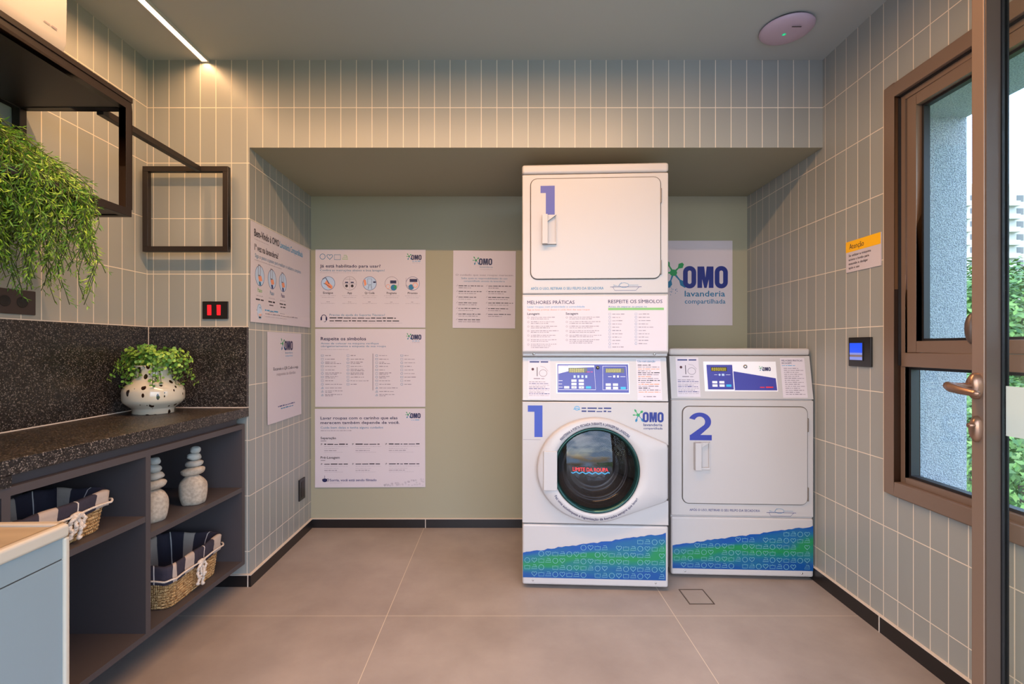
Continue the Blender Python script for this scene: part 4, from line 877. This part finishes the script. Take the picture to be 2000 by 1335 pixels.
keys(f, [(1397, 746.5, KEY), (1411, 746.5, KEY), (1397, 753, KEY), (1411, 753, KEY), (1424.5, 753, KEYC)], X2, Z2, 10, 4.6)
f.logo(X2(1494), Z2(724.5), .019, NAVYD, GREEN, TEAL); f.words(X2(1486), Z2(757), X2(1308.5+26), .007, REDI, 2, .0012); f.obj('keypad', cp2)
b = B(); zc = Z2(716); b.lathe([(0, -.009), (.004, -.009), (.008, -.006), (.0105, -.001)], (X2(1460), L2(zc), zc), CHROME, 18, 'y'); b.obj('key_lock', cp2)
notice(cp2, 'loading_notice', X2, Z2, L2, 1321, 1367, 698, 775, 'load'); notice(cp2, 'practice_notice', X2, Z2, L2, 1530, 1578, 699, 776, 'drying')
b = B(); b.box(0, W2, 0, .04, .016, .298, WHITE); b.obj('base_panel', M2, bevel=.01, seg=3)
wrap_decal(M2, .006, W2-.003, .048, .160, .262, 0)
for u in (1336, 1566):
    b = B(); b.lathe([(0, -.003), (.004, -.0025), (.0045, 0)], (X2(u), 0, .036), CHROME, 10, 'y'); b.obj('screw', M2)
for x in (.05, W2-.05):
    for y in (.07, D2M-.06):
        b = B(); b.lathe([(.02, 0), (.02, .008), (.01, .01), (.01, .035)], (x, y, 0), GASKET, 16, cap0=True, cap1=True); b.obj('foot', M2)

# ================================================================== BASKETS
def weave_mat():
    m = mat('woven straw', lin(196, 148, 92), .7); n, L, p = nodes_of(m)
    t = n.new('ShaderNodeUVMap'); t.uv_map = 'run'
    mp = n.new('ShaderNodeMapping'); mp.inputs['Scale'].default_value = (1, 3.2, 1); L.new(t.outputs[0], mp.inputs[0])
    z = n.new('ShaderNodeTexNoise'); z.inputs['Scale'].default_value = 75; z.inputs['Detail'].default_value = 3; L.new(mp.outputs[0], z.inputs[0])
    wv = n.new('ShaderNodeTexWave'); wv.inputs['Scale'].default_value = 40; wv.inputs['Distortion'].default_value = 3; wv.inputs['Detail'].default_value = 2; wv.bands_direction = 'X'; L.new(t.outputs[0], wv.inputs[0])
    r = n.new('ShaderNodeValToRGB'); e = r.color_ramp.elements; e[0].position = .36; e[0].color = lin(112, 70, 30); e[1].position = .62; e[1].color = lin(222, 182, 128)
    e2 = e.new(.46); e2.color = lin(184, 138, 82)
    L.new(z.outputs[0], r.inputs[0]); L.new(r.outputs[0], p.inputs['Base Color'])
    b = n.new('ShaderNodeBump'); b.inputs['Strength'].default_value = .9; b.inputs['Distance'].default_value = .003; L.new(wv.outputs[1], b.inputs['Height']); L.new(b.outputs[0], p.inputs['Normal'])
    return m
WEAVE = weave_mat()
def plaid_mat():
    m = mat('striped cotton liner', lin(52, 50, 68), .85); n, L, p = nodes_of(m)
    t = n.new('ShaderNodeUVMap'); t.uv_map = 'run'; s = n.new('ShaderNodeSeparateXYZ'); L.new(t.outputs[0], s.inputs[0])
    a = n.new('ShaderNodeMath'); a.operation = 'DIVIDE'; a.inputs[1].default_value = .1815; L.new(s.outputs[0], a.inputs[0])
    fr = n.new('ShaderNodeMath'); fr.operation = 'FRACT'; L.new(a.outputs[0], fr.inputs[0])
    r = n.new('ShaderNodeValToRGB'); r.color_ramp.interpolation = 'CONSTANT'; e = r.color_ramp.elements
    navy = lin(50, 45, 58); beige = lin(186, 168, 154); wht = lin(214, 206, 200)
    e[0].position = 0; e[0].color = navy; e[1].position = .26; e[1].color = beige
    for ps, cl in ((.555, navy), (.895, wht), (.92, navy)): q = e.new(ps); q.color = cl
    L.new(fr.outputs[0], r.inputs[0]); L.new(r.outputs[0], p.inputs['Base Color'])
    z = n.new('ShaderNodeTexNoise'); z.inputs['Scale'].default_value = 30; z.inputs['Detail'].default_value = 4; o = n.new('ShaderNodeTexCoord'); L.new(o.outputs['Object'], z.inputs[0])
    b = n.new('ShaderNodeBump'); b.inputs['Strength'].default_value = .5; b.inputs['Distance'].default_value = .006; L.new(z.outputs[0], b.inputs['Height']); L.new(b.outputs[0], p.inputs['Normal'])
    return m
PLAID = plaid_mat()
ROPE = noise_mat('cotton rope', lin(200, 180, 160), lin(232, 220, 208), 300, .85, bump=.6)
def loop_rr(L, D, r, n=10, sub=14):
    """rounded rectangle, starting at the near end of the room side and running away from the camera"""
    P = []
    cs = ((D/2-r, L/2-r, 0), (-D/2+r, L/2-r, 90), (-D/2+r, -L/2+r, 180), (D/2-r, -L/2+r, 270))
    for i, (cx, cy, a) in enumerate(cs):
        for k in range(n+1): t_ = math.radians(a+90*k/n); P.append((cx+r*math.cos(t_), cy+r*math.sin(t_)))
        nx = cs[(i+1) % 4]; s0 = P[-1]; t_ = math.radians(nx[2]); e0 = (nx[0]+r*math.cos(t_), nx[1]+r*math.sin(t_))
        for k in range(1, sub): P.append((s0[0]+(e0[0]-s0[0])*k/sub, s0[1]+(e0[1]-s0[1])*k/sub))
    k = min(range(len(P)), key=lambda i: (abs(P[i][0]-D/2) > 1e-4, P[i][1])); return P[k:]+P[:k]
def run_uv(o, L, D, r, name='run', ring=False):
    P = loop_rr(L, D, r); n = len(P); acc = [0]
    for i in range(n): acc.append(acc[-1]+math.dist(P[i], P[(i+1) % n]))
    me = o.data; uv = me.uv_layers.new(name=name)
    def arc(v):
        best = min(range(n), key=lambda i: (P[i][0]-v.x)**2+(P[i][1]-v.y)**2); return acc[best]
    cache = [acc[v.index % n] if ring else arc(v.co) for v in me.vertices]
    for pl in me.polygons:
        a = [cache[me.loops[li].vertex_index] for li in pl.loop_indices]; wrap = max(a)-min(a) > acc[-1]/2
        for li, q in zip(pl.loop_indices, a): uv.data[li].uv = (q+acc[-1] if wrap and q < acc[-1]/2 else q, me.vertices[me.loops[li].vertex_index].co.z)
def basket(loc, L, D, H, label, knot, rz=0):
    e = empty('storage_basket', loc, rz, label=label, cat='basket', group='lined baskets in the shelf cabinet')
    rows = max(8, round(H*.72/.0098)); b = B(); r0 = .035
    for j in range(rows):
        z = .006+j*(H*.78)/rows; k = .012*(1-j/rows); P = loop_rr(L-2*k-.012, D-2*k-.012, r0)
        b.tube([(x+random.uniform(-.0008, .0008), y+random.uniform(-.0008, .0008), z+random.uniform(-.0006, .0006)) for x, y in P], .0062, WEAVE, 7, closed=True)
    Pb = loop_rr(L-.04, D-.04, r0); b.face([b.bm.verts.new((x, y, .006)) for x, y in Pb], WEAVE)
    o = b.obj('wicker_body', e); run_uv(o, L, D, r0)
    b = B(); rings = []
    for off, z in ((.004, H*.60), (.006, H*.66), (.004, H*.74), (.006, H*.86), (.007, H*.965), (.003, H), (-.004, H+.002), (-.011, H*.97), (-.018, H*.8), (-.028, H*.4), (-.036, .024)):
        P = loop_rr(L+2*off, D+2*off, r0); q = len(P)
        rings.append([(x*(1+.010*math.sin(i*.9+z*70)*(1 if off > 0 else 1.6)), y*(1+.004*math.sin(i*1.7+z*40)), z+.0025*math.sin(i*.55)*(z > H*.5)) for i, (x, y) in enumerate(P)])
    b.loops(rings, PLAID, cap1=True); o = b.obj('cloth_liner', e); run_uv(o, L, D, r0, ring=True)
    b = B(); P = loop_rr(L+.022, D+.022, r0); b.tube([(x, y, H*.70+.002*math.sin(i*.7)) for i, (x, y) in enumerate(P)], .0034, ROPE, 8, closed=True); o = b.obj('rope_tie', e)
    kx = D/2+.013
    for q, (dy, l) in enumerate(((-.022, .085), (-.006, .07), (.010, .10), (.022, .062))):
        b = B(); pts = []; tw = []
        for i in range(22): pts.append((kx+.003+.003*math.sin(i*.5+q), knot+dy*min(1, i/6)+.002*math.sin(i*.9), H*.70+.006-l*i/21*H/.16)); tw.append(.0054+.0013*math.sin(i*1.9+q)+(.002 if i > 19 else 0))
        b.tube(pts, tw, ROPE, 8); b.obj('tassel', e)
    b = B(); b.blob((kx+.002, knot, H*.70), (.009, .020, .009), ROPE, amp=.3); b.obj('knot', e)
    return e
basket((-1.225-.135, 2.0, .1352), .345, .262, .166, 'wicker basket with striped navy liner, on the bottom board of the shelf cabinet', -.005)
basket((-1.368, 1.425, .5382), .335, .215, .124, 'wicker basket with striped navy liner, on the upper shelf behind the counter end', .02)

# ================================================================== STONE CAIRNS
STONE = noise_mat('grey pebble', lin(150, 146, 138), lin(184, 178, 168), 18, .8, bump=.15); STONE2 = noise_mat('warm pebble', lin(166, 152, 136), lin(192, 178, 160), 90, .85, bump=.3)
PALE = noise_mat('pale blue pebble', lin(156, 158, 152), lin(182, 184, 178), 24, .75, bump=.1)
def cairn(loc, label, seed):
    e = empty('stone_cairn', loc, label=label, cat='ornament', group='pebble cairns on the upper shelf')
    b = B(); b.blob((0, 0, .052), (.052, .046, .070), STONE2, amp=.10, seed=seed, n=28, k=18, flat=-.052, power=.8); b.obj('base_stone', e)
    for i, (dz, rx, rz_, tilt, m) in enumerate(((.134, .045, .0185, -.16, STONE2), (.165, .034, .0145, -.12, STONE), (.193, .027, .0150, .1, PALE), (.2205, .020, .0150, -.1, PALE))):
        b = B(); b.blob((random.uniform(-.003, .003)+.003*i, 0, dz), (rx, rx*.85, rz_), m, rot=tilt, amp=.10, seed=seed+i*3, n=24, k=18, power=.84); b.obj('pebble', e)
    return e
cairn((-1.270, 2.03, .4742), 'stacked pebble cairn standing nearest the closed end of the upper shelf', 1)
cairn((-1.296, 1.83, .4742), 'stacked pebble cairn half hidden behind the cabinet upright', 4)

# ================================================================== VASE WITH GREENERY
def leaf_mat(name, c1, c2):
    m = mat(name, c1, .5); n, L, p = nodes_of(m)
    g = n.new('ShaderNodeNewGeometry'); r = n.new('ShaderNodeValToRGB'); r.color_ramp.elements[0].color = c1; r.color_ramp.elements[1].color = c2
    L.new(g.outputs['Random Per Island'], r.inputs[0]); L.new(r.outputs[0], p.inputs['Base Color']); p.inputs['Subsurface Weight'].default_value = 0
    return m
ROUNDL = leaf_mat('round leaves', lin(62, 120, 44), lin(172, 206, 84)); NEEDLE = leaf_mat('needle leaves', lin(56, 116, 24), lin(160, 194, 60)); STEMM = mat('green stem', lin(70, 84, 36), .6)
def vase_mat():
    m = mat('spotted cream glaze', lin(206, 196, 176), .12, coat=.4); n, L, p = nodes_of(m)
    t = n.new('ShaderNodeTexCoord'); mp = n.new('ShaderNodeMapping'); mp.inputs['Rotation'].default_value = (0, .5, 0); mp.inputs['Scale'].default_value = (1, 1, .55); L.new(t.outputs['Object'], mp.inputs[0])
    v = n.new('ShaderNodeTexVoronoi'); v.inputs['Scale'].default_value = 54; v.inputs['Randomness'].default_value = 1; L.new(mp.outputs[0], v.inputs['Vector'])
    s = n.new('ShaderNodeSeparateColor'); L.new(v.outputs['Color'], s.inputs[0])
    th_ = n.new('ShaderNodeMath'); th_.operation = 'MULTIPLY_ADD'; th_.inputs[1].default_value = .64; th_.inputs[2].default_value = -.15; L.new(s.outputs[0], th_.inputs[0])
    lt = n.new('ShaderNodeMath'); lt.operation = 'LESS_THAN'; L.new(v.outputs['Distance'], lt.inputs[0]); L.new(th_.outputs[0], lt.inputs[1])
    mx_ = n.new('ShaderNodeMix'); mx_.data_type = 'RGBA'; mx_.inputs['A'].default_value = lin(206, 196, 176); mx_.inputs['B'].default_value = lin(38, 24, 18); L.new(lt.outputs[0], mx_.inputs['Factor']); L.new(mx_.outputs['Result'], p.inputs['Base Color'])
    return m
vs = empty('potted_plant', (-1.492, 2.115, .8362), label='round-leaved green plant in a spotted cream vase on the granite worktop', cat='potted plant')
b = B(); prof = [(.0, .002), (.090, 0), (.094, .004), (.094, .022), (.100, .027), (.122, .042), (.134, .052), (.1375, .062), (.1375, .096), (.134, .106), (.122, .120), (.104, .134), (.090, .148), (.083, .162), (.081, .178), (.084, .200), (.086, .206), (.080, .206), (.076, .19), (.074, .16)]
prof = [(r_*.83, h_) for r_, h_ in prof]
b.lathe(prof, (0, 0, 0), vase_mat(), 56); b.obj('vase', vs)
b = B(); b.lathe([(.0005, .186), (.062, .186)], (0, 0, 0), mat('potting soil', lin(48, 36, 28), .9), 24); b.obj('soil', vs)
def leaf_disc(b, c, nrm, r, m):
    nrm = nrm.normalized(); a = nrm.orthogonal().normalized(); q = nrm.cross(a)
    ctr = b.bm.verts.new(c-nrm*r*.25); ring_ = [b.bm.verts.new(c+a*r*math.cos(2*PI*k/7)+q*r*.9*math.sin(2*PI*k/7)) for k in range(7)]
    for k in range(7): b.face([ctr, ring_[k], ring_[(k+1) % 7]], m, True)
bl = B(); bs_ = B(); rnd = random.Random(11)
for i in range(88):
    a = rnd.uniform(0, 2*PI); out = rnd.uniform(.09, .20)*(1.0 if abs(math.cos(a)) > .35 else .62); dx, dy = math.cos(a), math.sin(a)*.72
    up = rnd.uniform(.03, .10); end = rnd.uniform(-.085, .085)-.14*max(0, out-.14)
    p0 = Vector((rnd.uniform(-.04, .04), rnd.uniform(-.04, .04), .185)); p1 = Vector((dx*out*.55, dy*out*.55, .205+up)); p2 = Vector((dx*out, dy*out, .205+end))
    if vs.location.x+p2.x < XL+.04: p2.x = XL+.04-vs.location.x; p1.x = max(p1.x, p2.x)
    if vs.location.y+p2.y > D1-.04: p2.y = D1-.04-vs.location.y; p1.y = min(p1.y, p2.y)
    pts = [p0*(1-q)**2+p1*2*q*(1-q)+p2*q*q for q in [k/8 for k in range(9)]]; bs_.tube(pts, .0013, STEMM, 5)
    nl = 9
    for k in range(nl):
        q = .3+.7*k/(nl-1); c = p0*(1-q)**2+p1*2*q*(1-q)+p2*q*q; tn = ((p1-p0)*(1-q)+(p2-p1)*q).normalized(); sd = tn.orthogonal().normalized(); sd.rotate(Matrix.Rotation(k*1.6+i, 3, tn))
        for sg in (-1, 1):
            r = rnd.uniform(.0075, .0125)*(1.1-.45*q); leaf_disc(bl, c+sd*sg*(r+.003), (tn*.7+sd*sg*rnd.uniform(-.5, .5)+Vector((0, 0, .5))), r, ROUNDL)
    leaf_disc(bl, p2, (p2-p1)+Vector((0, 0, .02)), .008, ROUNDL)
bs_.obj('stems', vs); bl.obj('foliage', vs)

# ================================================================== TRAILING PLANT ON THE RACK
tp = empty('trailing_plant', (-1.47, 1.30, 1.5832), label='lush trailing green plant spilling from the lower shelf of the black rack', cat='potted plant')
b = B(); b.lathe([(.0, 0), (.062, 0), (.068, .01), (.084, .12), (.088, .125), (.08, .125), (.072, .10), (.0005, .10)], (0, 0, 0), mat('dark planter', lin(60, 54, 50), .5), 32); b.obj('pot', tp)
bl = B(); bs_ = B(); rnd = random.Random(23)
def needle(b, c, d, l, w_):
    d = d.normalized(); sd = d.orthogonal().normalized(); sd.rotate(Matrix.Rotation(rnd.uniform(0, 2*PI), 3, d))
    b.face([b.bm.verts.new(c), b.bm.verts.new(c+d*l*.45+sd*w_), b.bm.verts.new(c+d*l), b.bm.verts.new(c+d*l*.45-sd*w_)], NEEDLE)
ORG = Vector((-1.47, 1.30, 1.5832))
for i in range(560):
    yh = rnd.uniform(1.06, 1.56); xh = rnd.uniform(-1.63, min(-1.20, -.828*yh)); dist = math.hypot(xh+1.47, yh-1.30)
    ztop = 1.80-.62*dist-.10*rnd.random(); full = rnd.random()
    lowest = 1.24 if yh > 1.40 else 1.30
    zend = ztop-.06-(ztop-.06-lowest)*(full**1.1 if xh > -1.5 else full*.55)
    p0 = Vector((-1.47+rnd.uniform(-.05, .05), 1.30+rnd.uniform(-.05, .05), 1.69)); p1 = Vector(((p0.x+xh)/2+(xh-p0.x)*.15, (p0.y+yh)/2+(yh-p0.y)*.15, ztop+.10)); p2 = Vector((xh, yh, ztop)); p3 = Vector((xh+rnd.uniform(-.03, .015), yh+rnd.uniform(-.03, .04), zend))
    path = [p0*(1-q)**2+p1*2*q*(1-q)+p2*q*q for q in [k/7 for k in range(7)]]+[p2+(p3-p2)*(k/9)+Vector((.010*math.sin(k*.9+i), .010*math.cos(k*.7+i), 0)) for k in range(10)]
    path = [Vector((max(p.x, XL+.015), p.y, p.z))-ORG for p in path]; bs_.tube(path, .0011, STEMM, 4)
    for k in range(3, len(path)-1):
        sg = path[k+1]-path[k]; L_ = sg.length; tn = sg.normalized(); m_ = max(2, int(L_/.0085))
        for j in range(m_):
            c = path[k]+sg*(j/m_); a = tn.orthogonal().normalized(); a.rotate(Matrix.Rotation(rnd.uniform(0, 2*PI), 3, tn)); dr_ = (tn*.75+a*.75); bl_ = rnd.uniform(.012, .027)
            needle(bl, c, dr_, bl_, .0018)
            if rnd.random() < .45:
                e_ = c+dr_.normalized()*bl_*.7; needle(bl, e_, dr_+a*.4+Vector((0, 0, .2)), .014, .0014); needle(bl, e_, dr_-a*.5, .014, .0014)
XW = XL+.006-ORG.x
for v in bl.bm.verts: v.co.x = max(v.co.x, XW)
bs_.obj('stems', tp); bl.obj('foliage', tp)

# ================================================================== OUTSIDE
GRASSM = noise_mat('lawn', lin(96, 124, 62), lin(140, 160, 90), 1.2, .9)
b = B(); b.box(3.5, 160, -40, 160, -2.62, -2.6, GRASSM); tag(b.obj('ground'), kind='structure')
LEAFO = leaf_mat('tree leaves', lin(40, 84, 34), lin(112, 150, 72)); BARK = mat('bark', lin(96, 80, 66), .9)
def tree(x, y, z0, zc, rx, rz_, n, label, seed, ls=.16):
    e = empty('garden_tree', (x, y, z0), label=label, cat='tree', group='trees outside the window'); ls *= .55; r_ = random.Random(seed)
    b = B(); b.tube([(0, 0, 0), (.1, 0, (zc-z0)*.5), (0, .1, zc-z0)], [.18, .14, .08], BARK, 10); b.obj('trunk', e)
    b = B()
    for i in range(n):
        d = Vector((r_.gauss(0, 1), r_.gauss(0, 1), r_.gauss(0, 1))).normalized(); q = r_.uniform(.72, 1.0)*(1+.22*noise.noise(d*2.5+Vector((seed, 0, 0))))
        c = Vector((d.x*rx*q, d.y*rx*q, zc-z0+d.z*rz_*q)); nr = (d+Vector((r_.uniform(-.8, .8), r_.uniform(-.8, .8), r_.uniform(-.2, .9)))).normalized(); a = nr.orthogonal().normalized(); a.rotate(Matrix.Rotation(r_.uniform(0, 6.28), 3, nr)); w_ = nr.cross(a); l = ls*r_.uniform(.6, 1.3)
        b.face([b.bm.verts.new(c-a*l), b.bm.verts.new(c+w_*l*.45), b.bm.verts.new(c+a*l), b.bm.verts.new(c-w_*l*.45)], LEAFO)
    b.obj('crown', e)
tree(13.2, 13.6, -2.6, .9, 3.2, 2.5, 22000, 'bright green leafy tree seen through the upper window pane', 2)
tree(8.0, 7.4, -2.6, -1.0, 1.9, 1.7, 20000, 'low leafy tree seen through the lower window pane', 5, .10)
tree(21.5, 20.5, -2.6, 1.0, 3.6, 3.6, 16000, 'taller pale green tree standing behind the others outside', 9, .24)
ap_b = empty('apartment_block', (112, 110, -2.6), label='distant white apartment block with rows of small windows and balconies', cat='building')
BW = mat('white render', lin(176, 172, 170), .8); PW = mat('dark panes', lin(92, 92, 96), .3)
b = B(); b.box(-14, 14, 0, 14, 0, 39.5, BW); b.obj('wall', ap_b)
b = B(); b.box(-14, 14, 0, 14, 39.5, 40.2, mat('roof parapet', lin(210, 208, 206), .8)); b.obj('roof', ap_b)
for k in range(6):
    for x in (-11.5, -6.2, -.6, 4.2, 9.0):
        z = 37-k*2.9; b = B(); b.box(x-.75, x+.75, -.06, .05, z-.8, z+.6, PW); b.obj('window', ap_b)
    for x in (-8.8, 1.8):
        b = B(); z = 35.3-k*2.9; b.box(x-1.3, x+1.3, -1.2, 0, z-.3, z-.1, BW); b.box(x-1.3, x+1.3, -1.2, -1.1, z-.1, z+.8, BW); b.obj('balcony', ap_b)
